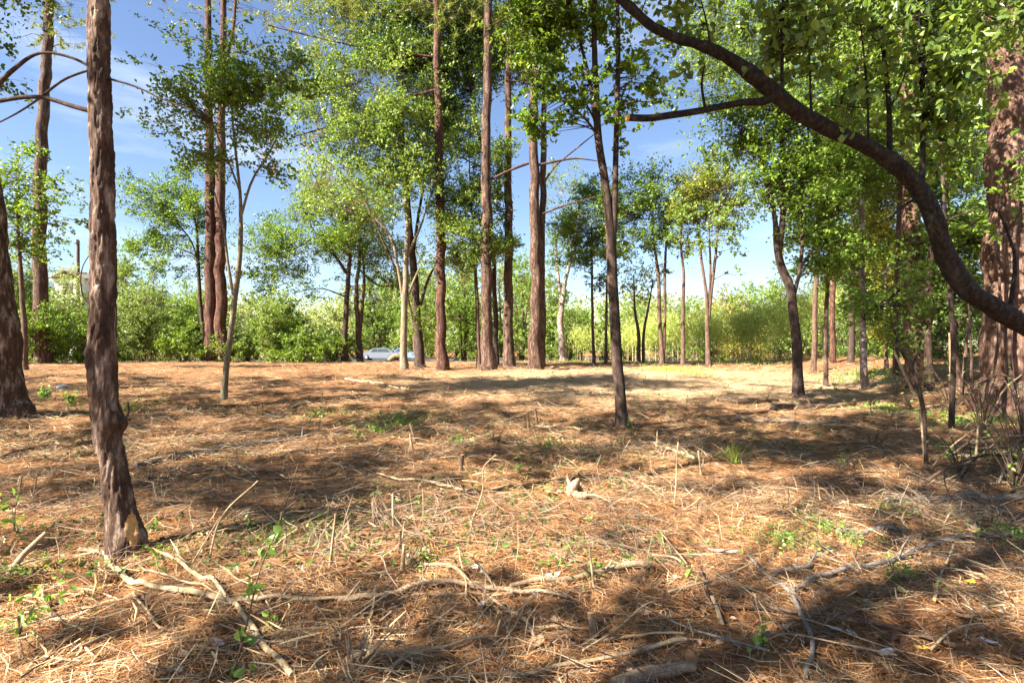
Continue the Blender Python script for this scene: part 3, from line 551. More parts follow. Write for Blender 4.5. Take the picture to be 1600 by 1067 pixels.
tree('gum_tree', 'pinkish trunked gum tree beyond the clearing, right of the twin pines', 'tree', [(879, 566, 13), (878, 530, 11), (877, 480, 10), (884, 440, 7), (896, 390, 4), (905, 330, 2)],
     [(890, 380, 26, 40, 0, 1.0), (865, 410, 24, 40, 0, 1.1), (880, 300, 30, 40, 0, .8), (905, 330, 30, 30, 0, .8), (870, 470, 20, 20, 0, .8)], forks=[[(878, 480, 6), (872, 430, 5), (868, 370, 3)]], D=44, bark='bark_blotch', leaf='leaf_blue', L_=.17, asp=.4, droop=.5)
small = [
    ('broadleaf_tree', 'thin stemmed green tree, first right of the pinkish gum', [(928, 570, 6), (926, 500, 5), (925, 430, 4), (924, 350, 2)], [(920, 350, 40, 40), (900, 390, 30, 30), (940, 400, 26, 30, 0, 1.2), (930, 310, 30, 26)], 33, 'leaf_mid', []),
    ('broadleaf_tree', 'short dark stemmed tree just left of the slender centre trunk', [(946, 568, 6), (947, 520, 5), (948, 470, 4), (948, 430, 2)], [(942, 435, 22, 18, 0, 1.2), (955, 400, 24, 22, 0, 1.3)], 32, 'leaf_dark', []),
    ('broadleaf_tree', 'thin twin stemmed tree with a yellowish dome, between centre trunk and bamboo', [(998, 568, 7), (997, 520, 6), (992, 480, 4), (990, 430, 2)], [(985, 430, 36, 24, 0, .8), (1010, 450, 30, 18, 0, .7), (1030, 430, 20, 14, 0, .6)], 34, 'leaf_yellow', [[(1005, 566, 6), (1006, 520, 5), (1015, 470, 3), (1020, 440, 2)]]),
    ('broadleaf_tree', 'dark twin stemmed tree with a dense green crown right of centre', [(1034, 572, 8), (1031, 500, 7), (1028, 430, 6), (1022, 380, 4), (1020, 320, 2)], [(1000, 340, 50, 40, 0, 2), (1040, 310, 45, 35, 0, 1.9), (1030, 370, 40, 28, 0, 1.4), (980, 380, 34, 24, 0, 1.6), (990, 300, 40, 26, 0, 1.6)], 30, 'leaf_mid', [[(1036, 570, 6), (1039, 500, 5), (1039, 420, 5), (1042, 360, 3)]]),
    ('broadleaf_tree', 'single thin stem with a lifted yellow green crown, right of centre', [(1067, 574, 8), (1067, 500, 7), (1068, 430, 5), (1064, 380, 4), (1068, 320, 2)], [(1085, 290, 50, 32, 0, 2.0), (1060, 330, 34, 30, 0, 1.5), (1070, 380, 22, 20, 0, .9), (1120, 280, 40, 25, 0, 1.8)], 29, 'leaf_yellow', []),
    ('broadleaf_tree', 'three stemmed tree with lime crown in front of the bamboo', [(1107, 574, 10), (1106, 520, 8), (1105, 470, 6), (1096, 410, 5), (1092, 350, 3)], [(1110, 350, 45, 36, 0, 1.8), (1150, 330, 28, 24, 0, 1.5), (1110, 300, 55, 30, 0, 1.8), (1140, 390, 18, 14, 0, .8), (1150, 430, 16, 8, 0, .6), (1080, 360, 28, 28, 0, 1.4)], 28, 'leaf_lime', [[(1108, 470, 5), (1110, 420, 4), (1108, 360, 3)], [(1107, 500, 6), (1112, 450, 6), (1118, 400, 5), (1122, 350, 3)]]),
]
for nm, lb, tr_, bl, d, lf, fk in small:
    tree(nm, lb, 'tree', tr_, bl, forks=fk, D=d, bark='bark_brown', leaf=lf, L_=.115, cov=2.6, group='slim trees along the bamboo')

tree('broadleaf_tree', 'black barked forked tree right of centre with branches in a vase shape', 'tree', [(1247, 622, 20), (1246, 600, 17), (1243, 540, 16), (1239, 480, 15), (1236, 455, 15), (1222, 420, 14), (1216, 390, 12), (1211, 340, 8), (1200, 290, 6), (1186, 240, 4)],
     [(1160, 210, 60, 40, 0, 1.3), (1200, 230, 55, 50, 0, 1.5), (1245, 280, 60, 60, 0, 1.8), (1290, 340, 55, 60, 0, 2.0), (1300, 270, 60, 50, 0, 1.8), (1235, 180, 70, 60, 0, 1.7), (1130, 240, 40, 25, 0, .9), (1160, 300, 26, 16, 0, .8), (1320, 420, 50, 40, 0, 1.6), (1270, 400, 40, 40, 0, 1.1), (1140, 150, 70, 40, 0, 1.3), (1290, 200, 60, 50, 0, 1.7)],
     forks=[[(1217, 395, 11), (1223, 340, 10), (1223, 260, 8), (1222, 170, 7), (1222, 60, 5), (1223, -40, 3)], [(1240, 462, 8), (1248, 430, 6), (1253, 390, 6), (1252, 330, 5), (1256, 260, 3)], [(1253, 415, 5), (1272, 385, 5), (1290, 350, 3), (1310, 330, 2)]],
     bark='bark_dark', leaf='leaf_mid', L_=.09, seg=14, step=.12)

# the great leaning limb over the right half
def arch_tree():
    W = [(q[0], q[1], q[2] * .75, q[3]) for q in [(1790, 690, 62, 6.7), (1740, 620, 58, 6.5), (1680, 555, 52, 6.2), (1620, 515, 48, 6.0), (1560, 482, 45, 5.8), (1515, 450, 44, 5.7), (1482, 400, 42, 5.6), (1462, 345, 41, 5.5), (1436, 295, 40, 5.45), (1405, 262, 39, 5.4), (1350, 228, 36, 5.3), (1290, 200, 34, 5.2),
         (1245, 175, 33, 5.1), (1205, 142, 33, 5.0), (1150, 98, 29, 4.9), (1100, 72, 27, 4.8), (1058, 60, 25, 4.7), (1020, 42, 24, 4.65), (990, 16, 23, 4.6), (960, -10, 22, 4.55), (880, -90, 19, 4.5), (800, -200, 14, 4.4), (740, -330, 6, 4.3)]]
    bl = [(1100, 25, 75, 35, 4.9, 1.1), (1190, 60, 60, 55, 5.1, 1.3), (1270, 80, 60, 60, 5.3, 1.4), (1340, 110, 60, 70, 5.5, 1.5), (1420, 130, 60, 80, 5.7, 1.5), (1500, 90, 60, 80, 5.8, 1.4), (1400, 20, 90, 40, 5.6, 1.5), (1250, 5, 90, 30, 5.2, 1.4), (1530, 20, 70, 40, 5.9, 1.2),
          (1100, 105, 26, 30, 4.8, .7), (1300, 165, 50, 25, 5.4, .7), (1480, 220, 40, 50, 5.8, .9), (1300, -120, 240, 90, 5.4, 1.0), (1050, -130, 180, 80, 4.8, 1.0), (1560, -80, 150, 90, 6, 1.0), (1560, 330, 40, 40, 6.3, .4)]
    r = tree('leaning_tree', 'dark smooth tree arching from the right edge across the upper right', 'tree', W, bl, D=6, bark='bark_arch', leaf='leaf_arch', L_=.085, asp=.62, shape=6, seg=32, step=.05,
             disp=lambda V, d, c: .022 * (fbm(V * np.array([30, 30, 12]), 91, 3)[:, None] - .5) + .04 * (fbm(V * 3.4, 92, 2)[:, None] - .5) + 0, flare=.1, per=9, twig_r=.005, thr=.40, sig=.13, droop=.5,
             limbs=[[(1210, 150, 18, 5.0), (1195, 158, 14, 5.0), (1165, 160, 12, 5.0), (1130, 166, 11.5, 5.0), (1090, 174, 11.5, 4.95), (1050, 180, 12, 4.95), (1010, 185, 12, 4.9), (982, 184, 12, 4.9)],
                    [(1390, 250, 10, 5.45), (1390, 200, 8.5, 5.45), (1387, 140, 7.5, 5.5), (1378, 60, 6, 5.5), (1372, -20, 5, 5.5)], [(1440, 290, 10, 5.5), (1442, 240, 8, 5.5), (1441, 150, 7, 5.55), (1438, 60, 6, 5.6), (1434, -40, 5, 5.6)],
                    [(1357, 225, 4, 5.3), (1356, 170, 3.5, 5.3), (1352, 110, 3, 5.3), (1345, 40, 2.5, 5.3)], [(1268, 190, 4, 5.2), (1266, 130, 3.5, 5.2), (1263, 60, 3, 5.2), (1256, 0, 2.5, 5.2)], [(1222, 160, 6, 5.1), (1222, 100, 5.5, 5.1), (1224, 40, 5, 5.1), (1222, -30, 4, 5.1)],
                    [(1390, 170, 4, 5.45), (1405, 140, 3.2, 5.45), (1420, 100, 2.4, 5.4)], [(1432, 310, 6, 5.45), (1412, 322, 5, 5.4), (1398, 334, 3.5, 5.35), (1390, 345, 2, 5.3)], [(1110, 72, 4, 4.8), (1105, 40, 3, 4.8), (1095, 0, 2, 4.8)]])
    q = MB(); a = P(981, 184, 4.9); d = unit(P(975, 183.5, 4.9) - P(985, 184.5, 4.9))
    tube(q, np.array([a - d * .01, a + d * .012]), [.034, .032], 14); o = q.build('cut_face', [M['cut_wood']], r, np.array(r.location)); o['label'] = 'pale sawn end of the lopped branch'
arch_tree()

def big_pine():
    W = [(1590, 650, 138), (1590, 620, 122), (1590, 580, 110), (1589, 530, 99), (1590, 460, 90), (1590, 380, 84), (1588, 300, 78), (1584, 200, 70), (1578, 100, 62), (1574, 0, 58), (1570, -250, 46), (1568, -500, 28), (1566, -650, 6)]
    d = hit(1560, 640)[1]
    root = tree('pine_tree', 'massive pine with flared plated trunk at the right edge', 'pine', W, [(1560, -400, 330, 150), (1450, -250, 200, 90, 0, 1.1), (1650, -200, 200, 100, 0, 1.1)], D=d, bark='bark_big', leaf='needle', kind='pine', L_=.25, cov=1.0,
         seg=64, step=.06, disp=plates(.045, .10, .34, 100), flare=.03)
    for (x0, pts) in ((0, [(1530, 640, 5), (1556, 560, 5), (1562, 460, 4), (1560, 360, 4), (1566, 260, 3)]), (1, [(1585, 640, 6), (1578, 560, 6), (1580, 440, 6), (1588, 330, 5), (1590, 240, 4)])):
        q = MB(); f = spline(world_path([(a, b, c, d - .62 + .2 * i / 5) for i, (a, b, c) in enumerate(pts)], d), 40); tube(q, f[:, :3], f[:, 3], 7)
        o = q.build('vine_stem', [M['bark_brown']], root, np.array(root.location)); o['label'] = 'bare vine stem climbing the trunk'
big_pine()

rf = [
    ('pine_tree', 'pale pinkish pine trunk catching the sun left of the massive pine', 'pine', [(1430, 604, 36), (1430, 560, 32), (1429, 460, 30), (1426, 360, 28), (1423, 250, 26), (1420, 100, 24), (1418, -100, 18), (1418, -260, 6)], [(1420, -160, 150, 80), (1400, 60, 60, 40, 0, .7)], None, 'bark_big', 'needle', 'pine', []),
    ('slender_tree', 'slim grey stem pressed against the pale pinkish pine', 'tree', [(1453, 612, 14), (1450, 540, 12), (1452, 480, 11), (1456, 380, 9), (1462, 250, 7), (1466, 120, 4)], [(1470, 260, 50, 60), (1500, 330, 50, 60), (1470, 160, 60, 60), (1520, 240, 50, 60)], None, 'bark_brown', 'leaf_mid', 'broad', []),
    ('slender_tree', 'blotchy pale grey stem between the black forked tree and the pale pine', 'tree', [(1352, 608, 13), (1350, 560, 11), (1347, 480, 10), (1346, 380, 9), (1346, 250, 8), (1345, 100, 6), (1345, -50, 3)], [(1345, 300, 45, 50), (1340, 220, 60, 60), (1360, 130, 70, 60), (1335, 400, 30, 40, 0, 1), (1340, 470, 26, 30, 0, 1)], None, 'bark_blotch', 'leaf_mid', 'broad', []),
    ('slender_tree', 'thin brown trunk standing among the pale canes on the right', 'tree', [(1301, 576, 10), (1301, 500, 9), (1302, 430, 8), (1302, 350, 6), (1300, 250, 3)], [(1300, 310, 60, 50), (1290, 240, 60, 50), (1330, 360, 40, 40)], 27, 'bark_red', 'leaf_lime', 'broad', []),
    ('slender_tree', 'near black thin trunk right of the canes, under dark leaves', 'tree', [(1330, 574, 10), (1330, 500, 9), (1331, 430, 8), (1333, 330, 6), (1335, 230, 3)], [(1345, 420, 40, 40), (1370, 460, 34, 34), (1330, 350, 50, 50)], 26, 'bark_dark', 'leaf_dark', 'broad', []),
    ('broadleaf_tree', 'dark understorey tree filling the gap right of the pale pinkish pine', 'tree', [(1500, 622, 9), (1496, 560, 8), (1490, 480, 7), (1486, 380, 5), (1480, 280, 3)], [(1480, 440, 40, 50), (1510, 380, 50, 60), (1500, 500, 40, 40, 0, 1.4), (1530, 460, 30, 60), (1490, 330, 50, 50), (1480, 540, 34, 34, 0, 1.5)], 16, 'bark_brown', 'leaf_dark', 'broad', []),
    ('broadleaf_tree', 'sunlit lime tree behind the arch, upper right', 'tree', [(1270, 575, 9), (1275, 450, 8), (1280, 300, 7), (1290, 150, 5), (1300, 40, 3)], [(1180, 50, 70, 50), (1260, 60, 70, 60), (1330, 60, 70, 60), (1300, 140, 70, 50), (1230, 130, 60, 40, 0, 1.3), (1390, 90, 60, 60), (1110, 60, 50, 50, 0, 1.3), (1160, 110, 50, 40, 0, 1.1)], 24, 'bark_brown', 'leaf_lime', 'broad', []),
    ('broadleaf_tree', 'tall green tree behind the arch near the massive pine', 'tree', [(1400, 580, 10), (1402, 450, 9), (1408, 300, 8), (1430, 150, 6), (1450, 40, 4)], [(1430, 190, 70, 60), (1490, 120, 70, 70), (1450, 60, 80, 60), (1530, 60, 60, 70), (1400, 260, 50, 50), (1500, 210, 60, 60), (1530, 160, 50, 60), (1380, 180, 50, 50), (1600, 130, 60, 90, 0, 1.4)], 20, 'bark_brown', 'leaf_mid', 'broad', []),
    ('broadleaf_tree', 'near leafy tree shading the massive pine, slim stem left of its foot', 'tree', [(1487, 655, 9), (1490, 560, 8), (1484, 450, 7), (1476, 330, 6), (1470, 200, 5), (1466, 60, 3)], [(1430, 120, 60, 60, 0, 1.0), (1490, 60, 50, 50, 0, .8), (1545, 110, 36, 60, 0, .8), (1550, 330, 34, 60, 0, .6), (1590, 230, 30, 50, 0, .6), (1470, 200, 50, 50, 0, .9), (1410, 230, 50, 40, 0, .9), (1400, 40, 80, 50, 0, 1.1), (1480, -80, 140, 80, 0, .8)], 10.8, 'bark_dark', 'leaf_mid', 'broad', []),
    ('broadleaf_tree', 'bushy tree between the black forked tree and the pale blotchy stem', 'tree', [(1290, 590, 8), (1292, 480, 7), (1296, 360, 6), (1302, 200, 5), (1310, 90, 3)], [(1300, 250, 60, 50), (1340, 180, 60, 60), (1270, 170, 60, 50, 0, 1.3), (1320, 340, 50, 50), (1290, 90, 80, 50), (1200, 30, 80, 40), (1120, 20, 60, 36, 0, 1.4), (1380, 20, 80, 50), (1290, 400, 40, 40, 0, 1.3)], 19, 'bark_brown', 'leaf_mid', 'broad', []),
    ('broadleaf_tree', 'yellowing low tree behind the pale blotchy stem', 'tree', [(1385, 588, 7), (1383, 520, 6), (1384, 440, 5), (1390, 360, 3)], [(1385, 370, 40, 40), (1370, 330, 50, 36), (1400, 440, 34, 40), (1385, 520, 30, 30, 0, 1.3), (1340, 300, 50, 40)], 22, 'bark_brown', 'leaf_yellow', 'broad', []),
    ('broadleaf_tree', 'deep green tree filling the forest wall behind the pale pinkish pine', 'tree', [(1470, 585, 9), (1470, 450, 8), (1475, 300, 6), (1480, 180, 3)], [(1440, 420, 60, 60, 0, 2), (1480, 480, 60, 50, 0, 2), (1500, 560, 60, 30, 0, 1.8), (1440, 520, 50, 40, 0, 1.8), (1400, 560, 40, 22, 0, 1.5), (1490, 260, 60, 60), (1540, 330, 60, 80, 0, 2), (1560, 500, 50, 70, 0, 1.8)], 27, 'bark_dark', 'leaf_mid', 'broad', []),
    ('broadleaf_tree', 'shaded evergreen at the back of the forest left of the pale pine', 'tree', [(1378, 578, 8), (1375, 460, 7), (1370, 330, 5), (1366, 240, 3)], [(1350, 440, 50, 50, 0, 2.2), (1390, 500, 40, 50, 0, 2.2), (1340, 530, 34, 30, 0, 2), (1370, 550, 40, 22, 0, 2), (1360, 370, 50, 50, 0, 1.8)], 29, 'bark_dark', 'leaf_dark', 'broad', []),
]
for nm, lb, ct, tr_, bl, d, bk, lf, kd, fk in rf:
    tree(nm, lb, ct, tr_, bl, D=d, bark=bk, leaf=lf, kind=kd, L_=.1 if kd == 'broad' else .28, cov=1.7 if kd == 'broad' else 1.2, seg=20 if nm == 'pine_tree' else 10, step=.12, group='trees of the right hand forest',
         disp=plates(.03, .1, .3, 110) if nm == 'pine_tree' else None)
tree('sapling', 'thin crooked dark sapling with airy leaves, front right', 'sapling', [(1446, 728, 7), (1446, 690, 6), (1443, 640, 7), (1436, 608, 7), (1424, 574, 6), (1408, 548, 5), (1398, 520, 3), (1388, 470, 2)],
     [(1385, 470, 45, 34, 0, .9), (1420, 500, 40, 30, 0, .8), (1350, 500, 30, 24, 0, .7), (1440, 440, 34, 26, 0, .6)], forks=[[(1424, 574, 4), (1434, 552, 3), (1440, 528, 2.5), (1450, 510, 2)]], bark='bark_dark', leaf='leaf_mid', L_=.06, shape=6, per=8, sig=.1, step=.04, flare=.1, twig_r=.003)

# shrubs along the left edge and beyond, each rooted at its own spot
def shrub(name, label, px, py_top, w, D, leaf, L_=.14, cov=1.9, group=None, cat='shrub', stems=3, seed=None, thr=.3, base_py=None):
    g = float(G((px - 800) / F * D, D)); pb = YH + (CH - g) * F / D; h = pb - py_top
    bl = [(px, py_top + h * .30, w * .62, h * .30), (px - w * .35, py_top + h * .55, w * .55, h * .32), (px + w * .38, py_top + h * .52, w * .55, h * .34), (px, py_top + h * .78, w * .8, h * .22)]
    fk = [[(px + (i - 1) * 3, pb, 3), (px + (i - 1) * w * .2, pb - h * .35, 2.4), (px + (i - 1) * w * .4, pb - h * .6, 1.2)] for i in (0, 2)]
    return tree(name, label, cat, [(px, pb, 5), (px + 2, pb - h * .4, 3.5), (px, pb - h * .75, 1.5)], bl, forks=fk, D=D, leaf=leaf, L_=L_, cov=cov, group=group, bark='bark_brown', seed=seed, thr=thr, crown_name='foliage', flare=.1, asp=.36, droop=.3, per=18)
hedge = [(-30, 406, 51, 34, 'leaf_mid', 'dark green bush at the left picture edge behind the leaning trunk'), (28, 405, 55, 37, 'leaf_hedge', 'blue green bush left of the leftmost pine'), (82, 458, 28, 36, 'leaf_mid', 'green bush right against the leftmost pine trunk'),
         (125, 476, 26, 35, 'leaf_mid', 'dark low bush hidden left of the front trunk'), (100, 423, 44, 50, 'far_leaf', 'pale tall shrub below the utility pole'), (205, 444, 40, 44, 'far_leaf', 'pale green tall shrub just right of the front trunk'), (222, 451, 52, 36, 'leaf_hedge', 'rounded blue green bush right of the front trunk'),
         (262, 466, 48, 40, 'leaf_mid', 'mid green tall bush left of the small dark stemmed tree'), (285, 508, 35, 35, 'leaf_mid', 'low dark bush left of the paired pines'), (318, 448, 32, 42, 'leaf_mid', 'leafy green bush behind the paired pines'), (385, 504, 52, 38, 'leaf_hedge', 'green bush right behind the pale slender tree'),
         (420, 466, 28, 36, 'leaf_lime', 'bright low bush right of the pale slender tree'), (455, 478, 29, 38, 'leaf_mid', 'green bush midway along the left hedge opening'), (430, 468, 21, 46, 'leaf_hedge', 'pointed dark conifer like bush on the skyline gap'), (492, 508, 48, 36, 'leaf_mid', 'dark low bush left of the dark straight stem'), (520, 516, 43, 42, 'leaf_mid', 'tall green bush behind the dark straight stem'), (355, 518, 40, 36, 'leaf_lime', 'yellow green bush low between paired pines and pale slender tree'), (165, 496, 48, 40, 'leaf_mid', 'mid green bush directly behind the front trunk'), (55, 476, 40, 33, 'leaf_mid', 'low green bush at the foot of the leftmost pine')]
for px, pt, w, d, lf, lb in hedge: shrub('shrub', lb, px, pt, w, d, lf, group='bushes edging the clearing on the left')

# ------------------------------------------------------------------ bamboo thicket, far trees, hill, road side
def bamboo(label, px, w, top, D, n, leaf='bamboo_leaf', cov=1.3, canes_bare=.4):
    rng = np.random.default_rng(hash_s(label)); x0 = (px - 800) / F * D; g = float(G(x0, D)); root = empty('bamboo_clump', (x0, D, g), label, 'bamboo', 'bamboo clumps closing the right side of the clearing')
    H = CH - (top - YH) / F * D - g; fm = MB(); cs = []
    for i in range(n):
        x = x0 + rng.uniform(-1, 1) * w / F * D; y = D + rng.uniform(-1.0, 1.0); gz = float(G(x, y)); h = H * rng.uniform(.7, 1.0); a = rng.normal(0, .1, 2)
        pts = np.array([[x, y, gz - .05], [x + a[0] * h * .3, y + a[1] * h * .3, gz + h * .5], [x + a[0] * h * 1.3, y + a[1] * h, gz + h]]); f = spline(pts, 8)
        q = MB(); tube(q, f, np.linspace(.022, .006, 8) * rng.uniform(.7, 1.3), 5, cap=False); q.build('cane', [M['cane']], root, (x0, D, g)); cs.append(f)
    lp = .22 * F / D * PXS; nl = int(cov * 2 * w * (YH + 20 - top) * (1 - canes_bare * .6) * PXS ** 2 / (.36 * lp * lp * .2)); nl = min(nl, 9000)
    f = np.stack(cs)[rng.integers(0, n, nl), :]; t = canes_bare + (1 - canes_bare) * rng.uniform(0, 1, nl) ** .8
    k = np.clip((t * 7).astype(int), 0, 6); u = (t * 7 - k)[:, None]; i = np.arange(nl); c = f[i, k] * (1 - u) + f[i, k + 1] * u
    c = c + rng.normal(0, 1, (nl, 3)) * np.array([.34, .34, .2])
    leaves(fm, c, np.full(nl, .24), .2, rng, .3, 4, .9); fm.build('foliage', [M[leaf]], root, (x0, D, g), smooth=False)
M['cane'] = bark_mat('cane', (.42, .34, .17), (.55, .47, .26), (.66, .58, .38), 6, .3, .1, .004)
M['dry_cane_leaf'] = leaf_mat('dry_cane_leaf', [(.26, .22, .06), (.34, .28, .09), (.42, .34, .13)], .4)
bam = [(918, 20, 505, 44, 8, 'low bright bamboo right of the pinkish gum'), (975, 28, 500, 46, 9, 'bamboo behind the slender centre trunk'), (1015, 26, 492, 42, 9, 'feathery bamboo just left of the dark twin stemmed tree'), (1052, 26, 485, 42, 10, 'feathery bamboo between the dark twin stemmed tree and the single thin stem'), (1088, 26, 480, 40, 10, 'bamboo left of the three stemmed tree'),
       (1130, 28, 472, 40, 10, 'bright bamboo right of the three stemmed tree'), (1168, 28, 478, 38, 10, 'light bamboo, third clump left of the black forked tree'), (1200, 26, 470, 37, 10, 'light bamboo, second clump left of the black forked tree'), (1228, 22, 462, 36, 10, 'bamboo straight behind the black forked trunk')]
for px, w, t, d, n, lb in bam: bamboo(lb, px, w, t, d, n)
for px, w, t, d, n, lb in [(1268, 24, 420, 35, 16, 'tall straw coloured bare canes right of the black forked tree'), (1302, 22, 440, 34, 16, 'tall bare canes around the thin brown trunk'), (1335, 20, 450, 33, 13, 'pale bare canes right of the near black thin trunk')]: bamboo(lb, px, w, t, d, n, cov=.8, canes_bare=.6)
shrub('shrub', 'golden yellow bush glowing above the bamboo', 1160, 488, 42, 52, 'leaf_gold', .13, group='trees behind the bamboo')
for px, t, w, d, lf, lb in [(1215, 430, 50, 56, 'leaf_lime', 'lime tree rising behind the bamboo left of the black forked tree'), (1110, 500, 44, 60, 'leaf_lime', 'low lime tree behind the bamboo and the three stemmed tree'), (1060, 470, 36, 75, 'leaf_blue', 'rounded dark tree on the skyline right of centre'), (1180, 455, 30, 62, 'far_leaf', 'pale round tree above the golden bush'),
                            (1250, 470, 40, 58, 'leaf_yellow', 'yellow green tree between black forked tree and bare canes'), (1300, 420, 50, 50, 'leaf_mid', 'tall green tree behind the bare canes'), (1360, 430, 50, 48, 'leaf_mid', 'green tree deep behind the blotchy stem')]:
    shrub('broadleaf_tree', lb, px, t, w, d, lf, .22, group='trees behind the bamboo', cat='tree')
for px, t, w, d, lf, lb in [(560, 433, 42, 80, 'far_leaf', 'pale far tree seen between the two left dark stems'), (600, 417, 46, 95, 'far_leaf', 'tall far tree above the parked cars'), (640, 435, 40, 78, 'leaf_lime', 'bright far tree behind the parked cars, right of the sawn limb tree'), (672, 410, 36, 90, 'far_leaf', 'far tree in the gap left of the reddish pine'),
                            (716, 395, 36, 85, 'far_leaf', 'far tree right of the reddish pine foot'), (735, 445, 32, 70, 'leaf_lime', 'low lime bush beyond the clearing left of the plated pine'), (780, 405, 32, 88, 'far_leaf', 'far tree showing between the plated pine and its neighbour'), (815, 395, 30, 84, 'leaf_mid', 'far green tree left of the twin pines'),
                            (862, 435, 32, 66, 'leaf_lime', 'yellow green bush left of the pinkish gum'), (905, 470, 40, 64, 'leaf_lime', 'low spreading lime bush right of the pinkish gum'), (945, 475, 46, 72, 'leaf_lime', 'low lime bush far behind the short dark stemmed tree'), (1000, 455, 46, 84, 'far_leaf', 'far pale tree behind the yellowish dome tree'),
                            (470, 485, 46, 70, 'far_leaf', 'far pale tree above the left hedge opening'), (520, 465, 42, 85, 'far_leaf', 'tall far tree left of the dark straight stem'), (400, 455, 46, 75, 'far_leaf', 'far tree on the skyline behind the pale slender tree'), (330, 435, 46, 70, 'far_leaf', 'far tree top behind the paired pines'), (160, 385, 46, 72, 'far_leaf', 'far tree top beside the front trunk and the pole'), (840, 410, 28, 95, 'far_leaf', 'narrow far tree directly behind the twin pines')]:
    shrub('broadleaf_tree', lb, px, t, w, d, lf, .32, group='trees across the road', cat='tree', cov=1.7)
for px, t, w, d, lf, lb in [(240, 392, 26, 54, 'leaf_mid', 'upright narrow tree over the left bushes, between front trunk and small dark tree'), (292, 425, 22, 50, 'leaf_lime', 'bright narrow tree peeping behind the small dark stemmed tree'), (190, 400, 24, 58, 'leaf_lime', 'yellow green tree top just right of the front trunk'), (15, 380, 30, 46, 'leaf_mid', 'leafy tree at the far left behind the leaning trunk'), (448, 455, 22, 60, 'leaf_mid', 'round small tree on the skyline gap left of centre'),
                            (985, 470, 26, 66, 'leaf_lime', 'small lime tree over the bamboo right of the slender centre tree'), (1035, 455, 26, 70, 'far_leaf', 'pale tree over the bamboo by the dark twin stems'), (1135, 440, 30, 64, 'leaf_gold', 'golden green tree top right of the three stemmed tree'), (1165, 452, 26, 60, 'leaf_lime', 'lime tree top left of the pale round tree'), (1088, 475, 24, 58, 'leaf_lime', 'lime bush crown between the single thin stem and the three stemmed tree'), (890, 470, 22, 58, 'leaf_lime', 'lime tree close behind the pinkish gum'), (655, 420, 26, 50, 'leaf_lime', 'lime tree behind the sawn limb tree and the reddish pine'), (725, 400, 26, 52, 'leaf_mid', 'green tree filling between reddish and plated pines'), (815, 410, 22, 54, 'leaf_lime', 'lime tree filling the gap left of the twin pines'), (590, 440, 30, 79, 'leaf_mid', 'green tree behind the forked grey stem')]:
    shrub('broadleaf_tree', lb, px, t, w, d, lf, .22, group='trees behind the clearing', cat='tree', cov=1.5, thr=.36)
def far_wood():
    r = np.random.default_rng(5); mb = MB(); n = 70000
    px = r.uniform(-500, 2100, n); d = r.uniform(130, 190, n); x = (px - 800) / F * d
    top = 9 + 9 * fbm(np.stack([px * .016, d * .02, d * 0], 1), 77, 3); z = top * r.uniform(0, 1, n) ** .7
    leaves(mb, np.stack([x, d, z], 1), np.full(n, .7), .7, r, .4); o = mb.build('far_wood', [M['far_leaf']], smooth=False); tag(o, 'distant continuous woodland along the skyline', None, None, 'stuff')
far_wood()
def hill():
    x = np.linspace(-900, 1100, 160); y = np.linspace(300, 900, 24); X, Y = np.meshgrid(x, y); n = len(x)
    Z = 26 * np.exp(-((X - 70) / 160) ** 2 - ((Y - 560) / 160) ** 2) + 18 * np.exp(-((X + 420) / 260) ** 2 - ((Y - 620) / 180) ** 2) + 5 * fbm(np.stack([X.ravel() * .03, Y.ravel() * .03, X.ravel() * 0], 1), 88, 3).reshape(X.shape) - 3
    i = np.arange(len(y) - 1)[:, None] * n; j = np.arange(n - 1)[None]; mb = MB(); mb.add(np.stack([X, Y, Z], -1).reshape(-1, 3), np.stack([i + j, i + j + 1, i + n + j + 1, i + n + j], -1).reshape(-1, 4))
    tag(mb.build('hill', [M['hill']]), 'bluish wooded hill on the horizon', None, None, 'structure')
M['hill'] = plain_mat('hill', (.10, .15, .13), 1, 0, .35, sc=.12)  # blue of the distant haze is mixed into the hill's colour
hill()

